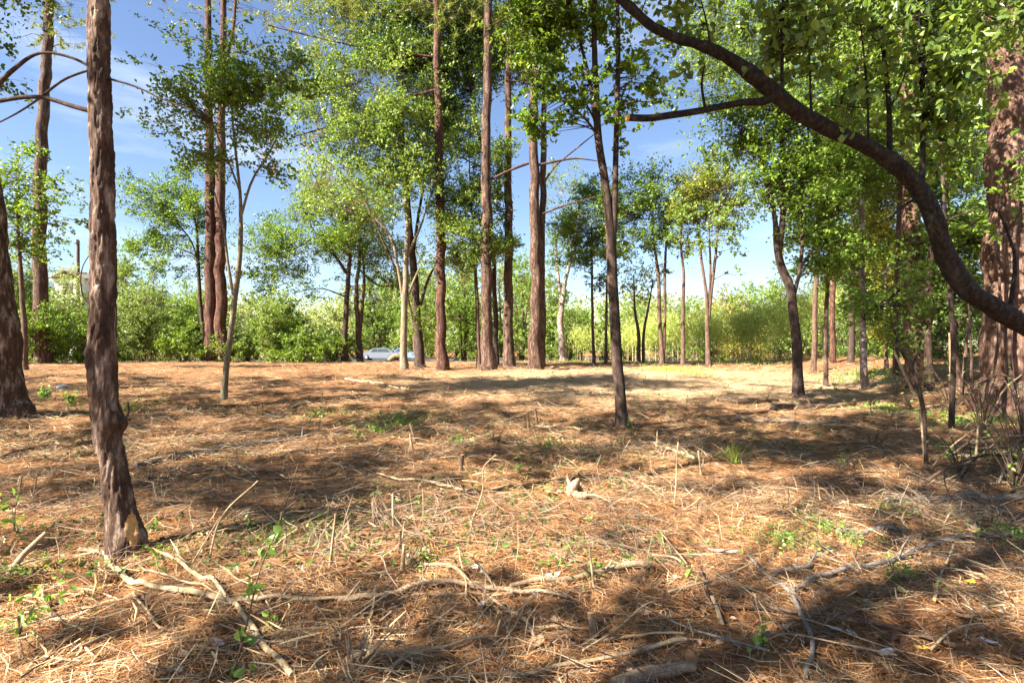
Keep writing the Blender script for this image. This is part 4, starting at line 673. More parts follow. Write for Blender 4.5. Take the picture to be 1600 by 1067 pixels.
def box(mb, x0, x1, y0, y1, z0, z1, mat=0, bev=0):
    V = [(x, y, z) for z in (z0, z1) for y in (y0, y1) for x in (x0, x1)]
    mb.add(V, np.array([[0, 2, 3, 1], [4, 5, 7, 6], [0, 1, 5, 4], [2, 6, 7, 3], [0, 4, 6, 2], [1, 3, 7, 5]]), mat)
def prism(mb, prof, y0, y1, mat=0):
    n = len(prof); V = [(x, y0, z) for x, z in prof] + [(x, y1, z) for x, z in prof]; k = np.arange(n)
    mb.add(V, [np.stack([k, (k + 1) % n, (k + 1) % n + n, k + n], 1), k[None, ::-1], k[None] + n], mat)
M['glass'] = plain_mat('car_glass', (.05, .07, .09), .08, .8, .05); M['tyre'] = plain_mat('tyre', (.02, .02, .02), .8, .2, .1); M['rim'] = plain_mat('rim', (.5, .5, .52), .35, .5, .05, .8)
def car(px, D, col, label, flip=1, long=4.5):
    m = plain_mat('car_paint', col, .28, .5, .03); x0 = (px - 800) / F * D; g = float(G(x0, D)); r = empty('parked_car', (x0, D, g), label, 'car', 'cars parked beyond the clearing')
    k = long / 4.5; body = [(-2.2, .35), (-2.22, .75), (-2.1, .92), (-1.35, .98), (1.55, .95), (2.1, .88), (2.24, .7), (2.24, .35), (1.8, .28), (-1.9, .28)]; cab = [(-1.5, .97), (-.75, 1.42), (.1, 1.48), (1.0, 1.44), (1.7, .95)]
    q = MB(); prism(q, [(a * k * flip, b) for a, b in body][::flip], -.85, .85); prism(q, [(a * k * flip, b) for a, b in cab][::flip], -.72, .72); q.build('body', [m], r, smooth=False)
    for (a, b) in ((-.98, -.2), (-.1, .95)):
        for y in (-.73, .726):
            q = MB(); prism(q, [(a * k * flip - (.28 if a < -.5 else 0) * 0, 1.0), ((a + .32 if a < -.5 else a) * k * flip, 1.36), (b * k * flip, 1.38), ((b + .05 if b < 0 else b + .42) * k * flip, 1.0)][::flip], y - .004, y + .008); q.build('window', [M['glass']], r, smooth=False)
    for cx in (-1.4, 1.4):
        for y in (-.86, .66):
            th = np.linspace(0, 2 * math.pi, 20, endpoint=False); q = MB(); prism(q, [(cx * k + .32 * math.cos(t), .32 + .32 * math.sin(t)) for t in th], y, y + .2); w = q.build('wheel', [M['tyre']], r)
            q = MB(); prism(q, [(cx * k + .2 * math.cos(t), .32 + .2 * math.sin(t)) for t in th], y - .012 if y < 0 else y + .19, y + .01 if y < 0 else y + .212); q.build('rim', [M['rim']], w)
    for y in (-.6, .6):
        q = MB(); box(q, min(2.2 * k * flip, 2.26 * k * flip), max(2.2 * k * flip, 2.26 * k * flip), y - .16, y + .16, .62, .76); q.build('headlight', [M['rim']], r, smooth=False)
_q = MB(); box(_q, -60, 60, 62.5, 82, -.02, .012); tag(_q.build('road', [plain_mat('asphalt', (.06, .06, .062), .9, .2, .2, sc=3)], None, (0, 0, 0), smooth=False), 'asphalt road beyond the clearing', None, None, 'structure')
car(594, 69, (.17, .19, .23), 'silver white parked car beyond the clearing edge, leftmost car'); car(636, 71, (.20, .27, .4), 'blue grey parked car left of the sawn limb tree', -1)
def pole():
    D = 55; x = (122 - 800) / F * D; r = empty('utility_pole', (x, D, 0), 'weathered timber utility pole rising over the left bushes', 'utility pole'); H = CH + (542 - 376) / F * D
    q = MB(); tube(q, np.array([[0, 0, -.3], [0, 0, H * .5], [0, 0, H]]), [.17, .15, .13], 10); q.build('pole', [M['bark_brown']], r)
    q = MB(); box(q, -.9, .9, -.2, -.08, H - 3.2, H - 3.06); q.build('crossarm', [M['bark_brown']], r, smooth=False)
    q = MB(); tube(q, np.array([[.02, -.16, H - .35], [.02, -.16, H + .05]]), [.16, .16], 10); q.build('cap', [M['stick_grey']], r)
pole()
def house():
    D = 66; x = (112 - 800) / F * D; r = empty('house', (x, D, 0), 'small white house glimpsed under the utility pole behind bushes', 'house')
    q = MB(); box(q, -.4, 2.6, -2, 5, 0, 9.2); q.build('wall', [plain_mat('white_wall', (.7, .68, .64), .8, .2, .06)], r, smooth=False)
    q = MB(); prism(q, [(-.8, 9.15), (1.1, 10.05), (3.0, 9.15), (3.0, 9.25), (1.1, 10.2), (-.8, 9.25)], -2.5, 5.5); q.build('roof', [plain_mat('roof', (.25, .2, .19), .8, .2)], r, smooth=False)
    for cx in (1.1,):
        q = MB(); box(q, cx - .5, cx + .5, -2.05, -1.99, 7.6, 8.8); w = q.build('window', [M['glass']], r, smooth=False); q = MB(); box(q, cx - .6, cx + .6, -2.09, -2.0, 7.48, 7.59); q.build('sill', [M['stick_grey']], w, smooth=False)
house()

# ------------------------------------------------------------------ woods behind and left of the camera (they throw the dappled shade)
def shade_woods():
    r = np.random.default_rng(21); cm = MB(); tm = MB()
    trunks = np.array([[-6.5, -1.5], [-11, 2.5], [-4.2, -5], [-15.5, 9.5], [-19, 14], [-10.5, -5], [-14, 5.5], [-2, -3.2]])
    for x, y in trunks: tube(tm, np.array([[x, y, -.2], [x + .2, y, 4], [x, y + .2, 8], [x, y, 12]]), [.22, .17, .12, .04], 8)
    # how much of the floor lies in shade, read off the photograph and turned into canopy above (sun side)
    rows = [590, 620, 650, 680, 710, 740, 780, 820, 860, 900, 950, 1000, 1067]
    S = np.array([[.4, .3, .4, .2, .1, .1, .05, .3, .6], [.6, .5, .7, .6, .5, .3, .4, .6, .6], [.7, .7, .8, .8, .7, .7, .8, .7, .5], [.6, .7, .7, .7, .6, .7, .8, .8, .8], [.4, .8, .5, .4, .4, .6, .6, .8, .9], [.6, .5, .3, .25, .2, .4, .05, .6, .9],
                  [.7, .6, .35, .1, .05, .05, .1, .4, .8], [.8, .5, .25, .08, .05, .08, .2, .4, .7], [.7, .5, .1, .2, .3, .2, .5, .6, .8], [.5, .4, .3, .5, .7, .5, .7, .7, .8], [.5, .4, .5, .7, .8, .6, .75, .75, .8], [.4, .5, .7, .6, .5, .5, .7, .7, .8], [.3, .6, .7, .3, .2, .3, .65, .7, .8]])
    n = 60000; D = np.sqrt(r.uniform(2.2 ** 2, 23 ** 2, n)); x = r.uniform(-1, 1, n) * D * .93; gz = G(x, D, False)
    px = np.clip(800 + x / D * F, 0, 1599.9); py = np.clip(YH + (CH - gz) / D * F, 590, 1066.9)
    c_ = px / 200; ci = np.minimum(c_.astype(int), 7); cf = c_ - ci; ri = np.clip(np.searchsorted(rows, py) - 1, 0, 11); ra = np.array(rows); rf_ = (py - ra[ri]) / (ra[ri + 1] - ra[ri])
    q_ = (S[ri, ci] * (1 - cf) + S[ri, ci + 1] * cf) * (1 - rf_) + (S[ri + 1, ci] * (1 - cf) + S[ri + 1, ci + 1] * cf) * rf_
    q_ = q_ * np.where(py > 840, .68, .9)
    nz = .55 * fbm(np.stack([x * .9, D * .9, x * 0], 1), 201, 2) + .45 * fbm(np.stack([x * 3.2, D * 3.2, x * 0], 1), 205, 2)
    keep = nz < .5 + .055 * np.log(np.clip(q_, .02, .98) / (1 - np.clip(q_, .02, .98))); g = np.stack([x, D, gz], 1)[keep]
    h = np.full(len(g), 6.3); base_h = h + r.uniform(0, 1.6, len(g))
    for k in range(16):                                     # climb until the bough is above or beside the picture
        c = g + SUNV / SUNV[2] * base_h[:, None]; u = 800 + c[:, 0] / np.maximum(c[:, 1], .1) * F; v = YH - (c[:, 2] - CH) / np.maximum(c[:, 1], .1) * F
        inside = (c[:, 1] > -.4) & (u > -90) & (v > -70); base_h = np.where(inside, base_h * 1.12, base_h)
    sel = ~inside; c = c[sel]; m_ = len(c); sd = unit(r.normal(0, 1, (m_, 3))); per = 6
    leaves(cm, (c[:, None] + sd[:, None] * r.uniform(0, .22, (m_, per, 1))).reshape(-1, 3) + r.normal(0, .035, (m_ * per, 3)), np.full(m_ * per, .10), .6, r, .7)
    tips = c[r.choice(m_, min(m_, 90), replace=False)]
    for c0 in tips:
        t = trunks[np.argmin(np.hypot(trunks[:, 0] - c0[0], trunks[:, 1] - c0[1]))]; a = np.array([t[0], t[1], min(11, c0[2] - .8)])
        f = spline(np.array([a, (a + c0) / 2 + np.array([0, 0, .5]), c0]), 10); tube(tm, f, np.linspace(.026, .007, 10), 5, cap=False)
    near_ = np.argmin(((c[:, None] - tips[None]) ** 2).sum(2), 1); twigs(tm, tips[near_][::3], c[::3], .005, .002, r)
    for k in range(16):                       # boughs that keep the leaning tree in broken shade
        a = np.array([P(1640, 520, 6.0), P(1515, 450, 5.7), P(1462, 345, 5.5), P(1405, 262, 5.4), P(1290, 200, 5.2), P(1205, 142, 5.0), P(1100, 72, 4.8), P(1000, 20, 4.65)])[k % 8]
        c = a + SUNV * r.uniform(5.5, 7.5) + r.normal(0, .15, 3); K = 15; q = c + unit(r.normal(0, 1, (K, 3))) * r.uniform(0, 1, (K, 1)) ** .5 * .55
        sd = unit(r.normal(0, 1, (K, 3))); leaves(cm, (q[:, None] + sd[:, None] * r.uniform(0, .4, (K, 13, 1))).reshape(-1, 3) + r.normal(0, .06, (K * 13, 3)), np.full(K * 13, .10), .6, r, .7)
        twigs(tm, np.repeat(c[None], K, 0), q, .01, .003, r)
    V0 = MB(); V0.V = tm.V + cm.V; V0.n = tm.n + cm.n; V0.Fs = tm.Fs + [f + tm.n for f in cm.Fs]; V0.M = tm.M + [1] * len(cm.M)
    tag(V0.build('woodland', [M['bark_dark'], M['leaf_dark']]), 'woodland mass standing left of and behind the viewpoint', None, None, 'stuff')
shade_woods()

# ------------------------------------------------------------------ fallen branches, splintered poles, stakes, plants
def gpath(pts):
    """photo pixels (px, py[, height above ground]) -> points on the ground"""
    out = []
    for q in pts:
        h = hit(q[0], q[1]); out.append([h[0], h[1], h[2] + (q[2] if len(q) > 2 else 0)])
    return np.array(out)
LM = []      # (px, py, phrase) of things other labels may refer to
def stick(label, pts, w, mat='stick_tan', name='fallen_branch', cat='branch', group=None, lm=None, flat=1.0, rough=.10, twig=0, world=None, seg=9):
    rng = np.random.default_rng(hash_s(label) + int(pts[0][0] if world is None else 0))
    A = gpath(pts) if world is None else np.asarray(world, float)
    w = np.atleast_1d(w); w = np.array([w[0], w[-1]]) if len(w) < 3 else w
    m = A.mean(0); r_ = w * .42 * m[1] / F
    ln = np.linalg.norm(np.diff(A, axis=0), axis=1).sum(); n = int(np.clip(ln / .03, 8, 90)); S = spline(A, n)
    r = np.interp(np.linspace(0, 1, n), np.linspace(0, 1, len(r_)), r_)
    S += (np.stack([fbm(np.stack([np.linspace(0, ln * 4, n), np.full(n, k * 7.7), np.full(n, rng.uniform(0, 99))], 1), 12, 2) for k in range(3)], 1) - .5) * np.array([1, 1, .4]) * min(.03, ln * .015)
    if world is None: S[:, 2] = np.maximum(S[:, 2], G(S[:, 0], S[:, 1]) + r * .55 + .024)
    r = r * (1 + rough * 2 * (fbm(np.stack([np.linspace(0, ln * 14, n), np.full(n, 3.3), np.full(n, rng.uniform(0, 99))], 1), 13, 2) - .5))
    mb = MB(); o = m.copy(); o[2] = S[:, 2].min()
    tube(mb, S, r, seg, flat=flat, disp=(lambda V, d, c: (vnoise(np.stack([V[:, 0] * 60, V[:, 1] * 60, V[:, 2] * 60], 1), 15)[:, None] - .5) * r.mean() * .35), capmat=1)
    for k in range(twig):
        i = rng.integers(n // 4, n - 2); d = unit(rng.normal(0, 1, 3) + np.array([0, 0, .6])); l = rng.uniform(.06, .22) * min(1.5, ln)
        tube(mb, np.array([S[i], S[i] + d * l * .5, S[i] + d * l + rng.normal(0, .02, 3)]), [r[i] * .5, r[i] * .4, r[i] * .15], 6)
    ob = mb.build(name, [M[mat], M['cut_wood'] if mat not in ('stick_grey',) else M['stick_tan']], None, o); tag(ob, label, cat, group)
    if lm: LM.append((pts[len(pts) // 2][0], pts[len(pts) // 2][1], lm))
    return ob
for a in [(195, 862, 'the rough barked left front trunk'), (20, 648, 'the trunk leaning out at the far left'), (968, 668, 'the slender centre tree'), (1247, 620, 'the black forked tree'), (1446, 726, 'the crooked dark sapling'), (1540, 645, 'the massive right hand pine'), (350, 622, 'the pale slender left tree'), (690, 578, 'the reddish central pine'), (838, 576, 'the twin pines'), (1430, 604, 'the pale pinkish pine')]: LM.append(a)
FB = [
 ('pale peeled branch curving from the front trunk foot', [(126, 866), (152, 868), (175, 891), (198, 912), (236, 921), (290, 931), (324, 938), (366, 946), (404, 944)], (10, 11), 'stick_pale', 'the pale peeled branch', .9, 1),
 ('long pale split pole ending the peeled branch, lower left of centre', [(402, 946), (450, 943), (520, 943), (600, 938)], (13, 9), 'stick_pale', 'the pale split pole', .6, 0),
 ('straight pale pole running to the bottom edge left of centre', [(225, 858), (290, 894), (350, 932), (375, 963), (415, 1020), (455, 1066)], (7, 10), 'stick_pale', 'the straight pale pole at the bottom edge', 1, 0),
 ('thin brown stick crossing above the peeled branch', [(213, 886), (290, 915), (366, 944), (420, 962)], (4, 4), 'stick_tan', None, 1, 0),
 ('long thin yellowish pole behind the front trunk foot', [(324, 840), (420, 820), (540, 799)], (6, 5), 'stick_pale', 'the long thin yellowish pole', .8, 0),
 ('thin pale pole parallel just behind the yellowish pole', [(330, 833), (430, 812), (536, 792)], (4, 3), 'stick_pale', None, .8, 0),
 ('long grey fallen branch right of the front trunk, upper one', [(212, 734), (267, 721), (343, 703), (450, 690), (540, 677)], (8, 5), 'stick_grey', 'the long grey branch', 1, 3),
 ('grey brown branch running left from the front trunk middle', [(0, 718), (50, 705), (110, 700), (150, 690)], (7, 4), 'stick_brown', None, 1, 2),
 ('short tan branch poking out of the needles at lower left', [(126, 1020), (194, 992), (221, 978)], (9, 6), 'stick_tan', 'the short tan branch at lower left', 1, 0),
 ('bent white twig at lower left below the front trunk', [(63, 921), (76, 957), (107, 984), (130, 994)], (4, 4), 'stick_pale', None, 1, 1),
 ('thin pale stick below the peeled branch bend', [(208, 933), (229, 961), (250, 990)], (5, 4), 'stick_pale', None, 1, 0),
 ('broad pale slat of split wood beyond the yellowish pole', [(368, 729), (400, 750)], (8, 6), 'stick_pale', 'the broad pale slat', .4, 0),
 ('long bright split slat in the middle sunlit patch', [(589, 744), (663, 755), (744, 771)], (7, 9), 'stick_pale', 'the long bright split slat', .5, 0),
 ('pale splintered branch arching over the shaded middle foreground', [(530, 946), (587, 940), (640, 925), (683, 918), (744, 927), (797, 930), (885, 940)], (8, 12, 13, 7), 'stick_tan', 'the pale arching splintered branch', .7, 2),
 ('second splintered strand lying under the arching branch', [(560, 955), (640, 938), (720, 936), (800, 935)], (5, 7), 'stick_tan', None, .7, 0),
 ('thick grey tan branch right of the arching splintered branch', [(797, 923), (873, 914), (930, 904), (975, 893), (1018, 890)], (8, 14), 'stick_tan', 'the thick grey tan branch', 1, 2),
 ('pale stick dropping from the arching branch toward the bottom', [(759, 938), (812, 969), (835, 1003)], (8, 6), 'stick_tan', None, .8, 0),
 ('curved brown stick left of the arching branch', [(637, 874), (663, 889), (702, 890), (738, 921)], (7, 7), 'stick_tan', None, 1, 1),
 ('straight thin stick slanting below the arching branch', [(721, 999), (770, 950)], (3, 3), 'stick_pale', None, 1, 0),
 ('pale splintered branch at the bottom centre', [(602, 1060), (644, 1032), (702, 1018), (782, 1003)], (9, 7), 'stick_pale', 'the pale splintered branch at bottom centre', .7, 1),
 ('long pale pole along the bottom edge right of centre', [(778, 1064), (873, 1049), (934, 1041), (1000, 1027), (1070, 1009)], (8, 10), 'stick_pale', 'the long pale pole on the bottom edge', .8, 1),
 ('thin straight stick above the bottom edge pole', [(827, 988), (923, 990)], (5, 4), 'stick_pale', None, 1, 0),
 ('pale stick just above the right end of the bottom edge pole', [(904, 1007), (990, 1003), (1070, 998)], (6, 5), 'stick_pale', None, .8, 0),
 ('thick tan log end cut by the bottom edge', [(960, 1082), (1020, 1066), (1085, 1056)], (22, 26, 18), 'stick_tan', 'the grey log section', 1, 2),
 ('very long brown branch sweeping to the bottom right corner', [(1083, 954), (1186, 959), (1247, 965), (1327, 977), (1403, 992), (1464, 1009), (1518, 1034), (1579, 1062)], (6, 8, 9, 8), 'stick_brown', 'the long brown sweeping branch', 1, 3),
 ('crooked grey branch crossing under the long sweeping branch', [(1169, 874), (1213, 916), (1247, 957), (1260, 984), (1268, 1022), (1258, 1066)], (6, 9, 8, 6), 'stick_grey', 'the crooked grey branch', 1, 1),
 ('thick smooth grey branch rising to the right edge', [(1235, 937), (1289, 906), (1365, 891), (1434, 866), (1499, 845), (1583, 842)], (6, 10, 11, 9), 'stick_grey', 'the thick smooth grey branch', 1, 2),
 ('short forked grey branch above the crooked grey one', [(1205, 904), (1255, 893), (1274, 877), (1306, 866)], (8, 5), 'stick_grey', None, 1, 2),
 ('pale bare stick standing out below the thick grey branch', [(1491, 862, .06), (1468, 912), (1459, 944)], (4, 5), 'stick_pale', None, 1, 0),
 ('pale grey log lying behind the thick grey branch at right', [(1384, 787), (1480, 786), (1600, 782)], (9, 12), 'stick_grey', 'the pale grey log at right', 1, 1),
 ('long pale strip curving through the right sunny patch', [(1266, 752), (1296, 778), (1335, 793), (1384, 805), (1422, 832)], (6, 5), 'stick_pale', 'the curving pale strip', .6, 1),
 ('flaky white spotted rotten log in the right foreground', [(1308, 837), (1360, 836), (1415, 835)], (10, 9), 'stick_grey', 'the flaky rotten log', 1, 0),
 ('thick bent pale root end near the right edge', [(1491, 805), (1514, 820), (1525, 839)], (14, 13), 'stick_tan', None, 1, 0),
 ('short pale slat above the sweeping branch left end', [(1113, 940), (1129, 984)], (9, 8), 'stick_pale', None, .4, 0),
 ('lower brown branch under the sweeping branch', [(1205, 977), (1270, 980), (1327, 1015), (1403, 1064)], (4, 8), 'stick_brown', None, 1, 1),
 ('dark upright leaning twig at the left end of the sweeping branch', [(1094, 893, .03), (1110, 950)], (5, 5), 'stick_brown', None, 1, 0),
 ('long dark log on the far floor left of the black forked tree', [(1120, 628), (1160, 631), (1215, 628)], (9, 8), 'stick_brown', 'the long dark far log', 1, 1),
 ('dark log just in front of the black forked tree', [(1200, 640), (1260, 641), (1335, 634)], (12, 9), 'stick_brown', None, 1, 2),
 ('grey branch in the shade beyond the sapling', [(1150, 655), (1240, 662), (1320, 660)], (6, 5), 'stick_grey', None, 1, 2),
 ('pale branch lying on the bank under the massive pine', [(1390, 652), (1450, 640), (1520, 628)], (6, 4), 'stick_pale', None, 1, 1),
 ('pale thin branch left of the slender centre tree', [(830, 668), (880, 672), (940, 680)], (5, 4), 'stick_pale', None, 1, 1),
 ('pale forked branch left of the reddish pine on bright ground', [(540, 594), (590, 600), (640, 611)], (4, 3), 'stick_pale', None, 1, 1),
 ('grey stick beside the long grey branch, nearer the front', [(230, 752), (330, 738), (430, 745)], (6, 4), 'stick_brown', None, 1, 2),
 ('tan slash branch beyond the broad pale slat', [(420, 720), (500, 706), (585, 700)], (6, 5), 'stick_tan', None, .8, 2),
 ('pale broken branch between slender centre tree and grass tuft', [(1000, 690), (1050, 705), (1088, 722)], (5, 6), 'stick_pale', None, 1, 1),
]
for lb, pts, w, mt, lm, fl, tw in FB: stick(lb, pts, w, mt, lm=lm, flat=fl, twig=tw, group='fallen branches and poles')

def upright(label, base, tip, w, mat='stick_tan', name='cut_stem', cat='cut stem', group='cut stems left standing', mid=None, twig=0, dd=0, lm=None):
    rr = np.random.default_rng(hash_s(label) + 5); b = hit(*base); hh = abs(base[1] - tip[1]); t = P(tip[0] + rr.normal(0, .12) * min(hh, 60), tip[1], b[1] + dd + rr.normal(0, .1) * hh * b[1] / F); pts = [b - np.array([0, 0, .04])]
    for q in (mid or []): pts.append(P(q[0], q[1], b[1] + dd * .5))
    pts.append(t); o = stick(label, [base], w, mat, name, cat, group, None, twig=twig, world=np.array(pts), rough=.15)
    if lm: LM.append((*base, lm))
    return o
UP = [('thin straight pale cut stem left of the middle sun patch', (615, 824), (612, 771), (5, 4), 'stick_pale', None), ('short thin stem far left of the pair near the tree shadow', (584, 826), (580, 778), (3, 2), 'stick_tan', None), ('slender stem right of the straight pale cut stem', (662, 822), (654, 763), (3, 2), 'stick_tan', None),
      ('splintered dark stem beside the leaning white slab', (625, 862), (622, 828), (6, 5), 'stick_brown', None), ('leaning flat white slab stuck in the needles', (628, 889), (632, 850), (9, 6), 'stick_pale', 'the leaning white slab'), ('pale thin stem standing at centre foreground', (929, 919), (927, 854), (5, 3), 'stick_pale', 'the thin centre foreground stem'),
      ('thick sawn sapling stub in the centre foreground', (929, 1001), (921, 957), (13, 11), 'stick_tan', 'the thick sawn stub'), ('broken stake with dark knot right of the yellowish pole', (514, 888), (518, 802), (6, 4), 'stick_tan', 'the broken knotted stake'), ('pair stake, left one, standing on the shaded middle floor', (826, 670), (828, 642), (6, 5), 'stick_tan', None), ('pair stake, right one, standing on the shaded middle floor', (840, 668), (836, 638), (6, 5), 'stick_brown', None),
      ('pale pointed stake left of the sapling', (1283, 784), (1278, 756), (5, 3), 'stick_pale', None), ('leaning rotten stake in front of the massive pine', (1424, 640), (1410, 614), (11, 7), 'stick_brown', 'the leaning rotten stake'), ('tall thin pole left of the grass tuft', (1053, 792), (1060, 690), (3, 2), 'stick_tan', None), ('short stub in the needles behind the long bright slat', (720, 733), (722, 710), (9, 8), 'stick_brown', None),
      ('short pale stem between centre tree and grass tuft', (1026, 700), (1022, 672), (4, 3), 'stick_pale', None), ('pale stem in front of the slender centre tree', (1096, 742), (1092, 704), (4, 3), 'stick_pale', None), ('bare stem at the left picture edge', (30, 770), (32, 742), (4, 3), 'stick_pale', None), ('thin white stem right of the bare stem at the left edge', (52, 772), (60, 735), (3, 2), 'stick_pale', None),
      ('slim stub beside the long grey branch end', (645, 705), (647, 678), (5, 4), 'stick_tan', None), ('short stem behind the broad pale slat', (650, 690), (640, 662), (4, 3), 'stick_tan', None), ('thin sunlit cane right of the sapling', (1524, 728), (1520, 646), (4, 3), 'stick_pale', None), ('slender bare pole left of the massive pine', (1502, 622), (1500, 500), (7, 4), 'bark_brown', None), ('thin pale pole right of the pale pinkish pine', (1487, 626), (1484, 520), (7, 4), 'stick_tan', None), ('straight thin trunk shoot between pinkish pine and massive pine', (1520, 620), (1513, 470), (6, 3), 'bark_brown', None),
      ('short splintered stem at the left edge of the tree shadow', (436, 830), (440, 800), (4, 3), 'stick_tan', None), ('pale stub left of the thick sawn stub', (770, 1000), (772, 968), (5, 4), 'stick_pale', None), ('small stem standing beside the flaky rotten log', (1240, 800), (1236, 772), (3, 3), 'stick_pale', None)]
for lb, b, t, w, mt, lm in UP: upright(lb, b, t, w, mt, lm=lm)
upright('leaning broken stake at the lower left edge', (4, 906), (72, 832), (13, 8), 'stick_tan', 'broken_stake', 'stake', None, [(30, 874)], dd=.25, lm='the leaning broken stake')
upright('bent thin dead stem arching up beside the front trunk', (324, 881), (404, 751), (4, 2.5), 'stick_pale', 'dead_sapling', 'dead sapling', None, [(344, 812)], dd=.2)
upright('straight thin dead stem slanting beside the bent one', (294, 881), (336, 807), (3.5, 2.5), 'stick_pale', 'dead_sapling', 'dead sapling', None, dd=.1)
upright('forked thin twig standing in the middle sun patch', (732, 820), (772, 710), (3.5, 2), 'stick_tan', 'dead_sapling', 'dead sapling', None, [(755, 759), (755, 732)], twig=2)
upright('tilted thin pole with orange tip at the sapling foot', (1446, 724), (1440, 640), (5, 5), 'stick_tan', 'dead_sapling', 'dead sapling', None)
upright('pale leaning dead stem under the leaning tree', (1430, 618), (1398, 548), (6, 4), 'stick_pale', 'dead_sapling', 'dead sapling', None)
def shattered_stump(label, px, py, n, hpx, w, mat='stick_tan', spread=1.0):
    b = hit(px, py); r = np.random.default_rng(hash_s(label)); mb = MB(); h = hpx * b[1] / F; rw = w / 2 * b[1] / F
    tube(mb, np.array([b - [0, 0, .05], b + [0, 0, h * .3]]), [rw * 1.2, rw], 12, disp=lambda V, d, c: (vnoise(V * 40, 6)[:, None] - .5) * rw * .5)
    for k in range(n):
        a = r.uniform(0, 6.28); p = b + np.array([math.cos(a), math.sin(a), 0]) * rw * .7; l = h * r.uniform(.5, 1.05); d = np.array([math.cos(a) * .35 * spread + .25 * spread, math.sin(a) * .3 * spread, 1.])
        tube(mb, np.array([p + [0, 0, h * .1], p + d * l * .5, p + d * l]), [rw * .35, rw * .25, rw * .05], 6, flat=.5)
    tag(mb.build('tree_stump', [M[mat]], None, b), label, 'stump'); LM.append((px, py, 'the ' + ' '.join(label.split()[:3])))
shattered_stump('shattered orange stump splaying splinters at the bottom', 556, 1040, 14, 66, 20, 'stick_tan', 1.6)
shattered_stump('small frayed stump under the leaning white slab', 640, 885, 9, 40, 12)
shattered_stump('low frayed stump on the shaded floor left of centre tree', 775, 690, 7, 20, 12, 'stick_brown')
shattered_stump('ragged low stump right of the dark far logs', 1365, 700, 8, 24, 16, 'stick_brown')
def root_piece():
    b = hit(903, 776); d = b[1]; mb = MB(); q = lambda x, y, k=0: P(x, y, d + k)
    for pts, r in (([q(893, 776), q(892, 766), q(898, 757), q(905, 748, .05)], [.035, .05, .045, .012]), ([q(896, 770), q(905, 774, -.06), q(918, 773, -.1)], [.045, .04, .03]), ([q(903, 756), q(906, 764, .1), q(912, 776, .16)], [.03, .025, .02]), ([q(893, 762), q(888, 750, .05), q(886, 741, .06)], [.03, .015, .006])):
        f = spline(np.array(pts), 14); tube(mb, f, np.interp(np.linspace(0, 1, 14), np.linspace(0, 1, len(r)), r), 10, disp=lambda V, dd, c: (vnoise(V * 45, 8)[:, None] - .5) * .02)
    tag(mb.build('root_piece', [M['stick_tan']], None, b), 'pale twisted bone like root on the sunny litter', 'root'); LM.append((903, 776, 'the twisted pale root'))
root_piece()
def brush_pile():
    r = np.random.default_rng(77); k = 0
    pts = [([(1472, 738), (1518, 767, .12), (1556, 790, .1), (1600, 828)], 6, 'bark_dark'), ([(1500, 752), (1530, 720, .3), (1580, 690, .25), (1610, 700)], 4, 'bark_dark'), ([(1455, 735), (1500, 700, .35), (1545, 670, .5), (1560, 705, .3), (1530, 740)], 3, 'stick_tan'), ([(1520, 800), (1490, 770, .1), (1475, 730, .3), (1500, 690, .5)], 3, 'bark_dark'), ([(1560, 760), (1580, 715, .4), (1600, 670, .6)], 4, 'stick_grey'), ([(1440, 760), (1480, 745, .15), (1560, 735, .2), (1620, 745)], 6, 'stick_brown'),
           ([(1540, 740), (1560, 690, .4), (1590, 640, .5)], 3, 'stick_tan'), ([(1480, 720), (1520, 690, .25), (1600, 655, .3)], 5, 'stick_brown'), ([(1500, 712), (1560, 702, .1), (1640, 706)], 10, 'bark_dark'), ([(1530, 690), (1556, 660, .5), (1570, 620, .8), (1596, 590, 1.0)], 4, 'stick_tan')]
    names = ['dark crooked brush stem crossing the right edge near the ground', 'dark brush stem bowed low at the right edge', 'tan looped vine stem in the brush at right', 'dark brush twig curling upward beside the looped vine', 'grey brush twig leaning out over the right edge', 'brown branch lying lowest across the right brush', 'tan slender twig slanting up the right brush', 'brown brush branch leaning toward the massive pine', 'blackish log end at the foot of the right brush', 'tallest tan twig of the right brush, before the massive pine']
    for (p, w, m_), lb in zip(pts, names):
        A = gpath([(a[0], min(a[1] + 0, 1060)) for a in p]); base = A[0][1]
        A = np.array([[(q[0] - 800) / F * (base + .15 * i), base + .15 * i, 0] for i, q in enumerate(p)])
        for i, q in enumerate(p): A[i, 2] = float(G(A[i, 0], A[i, 1])) + (q[2] if len(q) > 2 else .02)
        stick(lb, [p[0]], (w, w * .5), m_, 'brush_stem', 'brush', 'dead brush at the right edge', world=A, twig=3)
brush_pile()

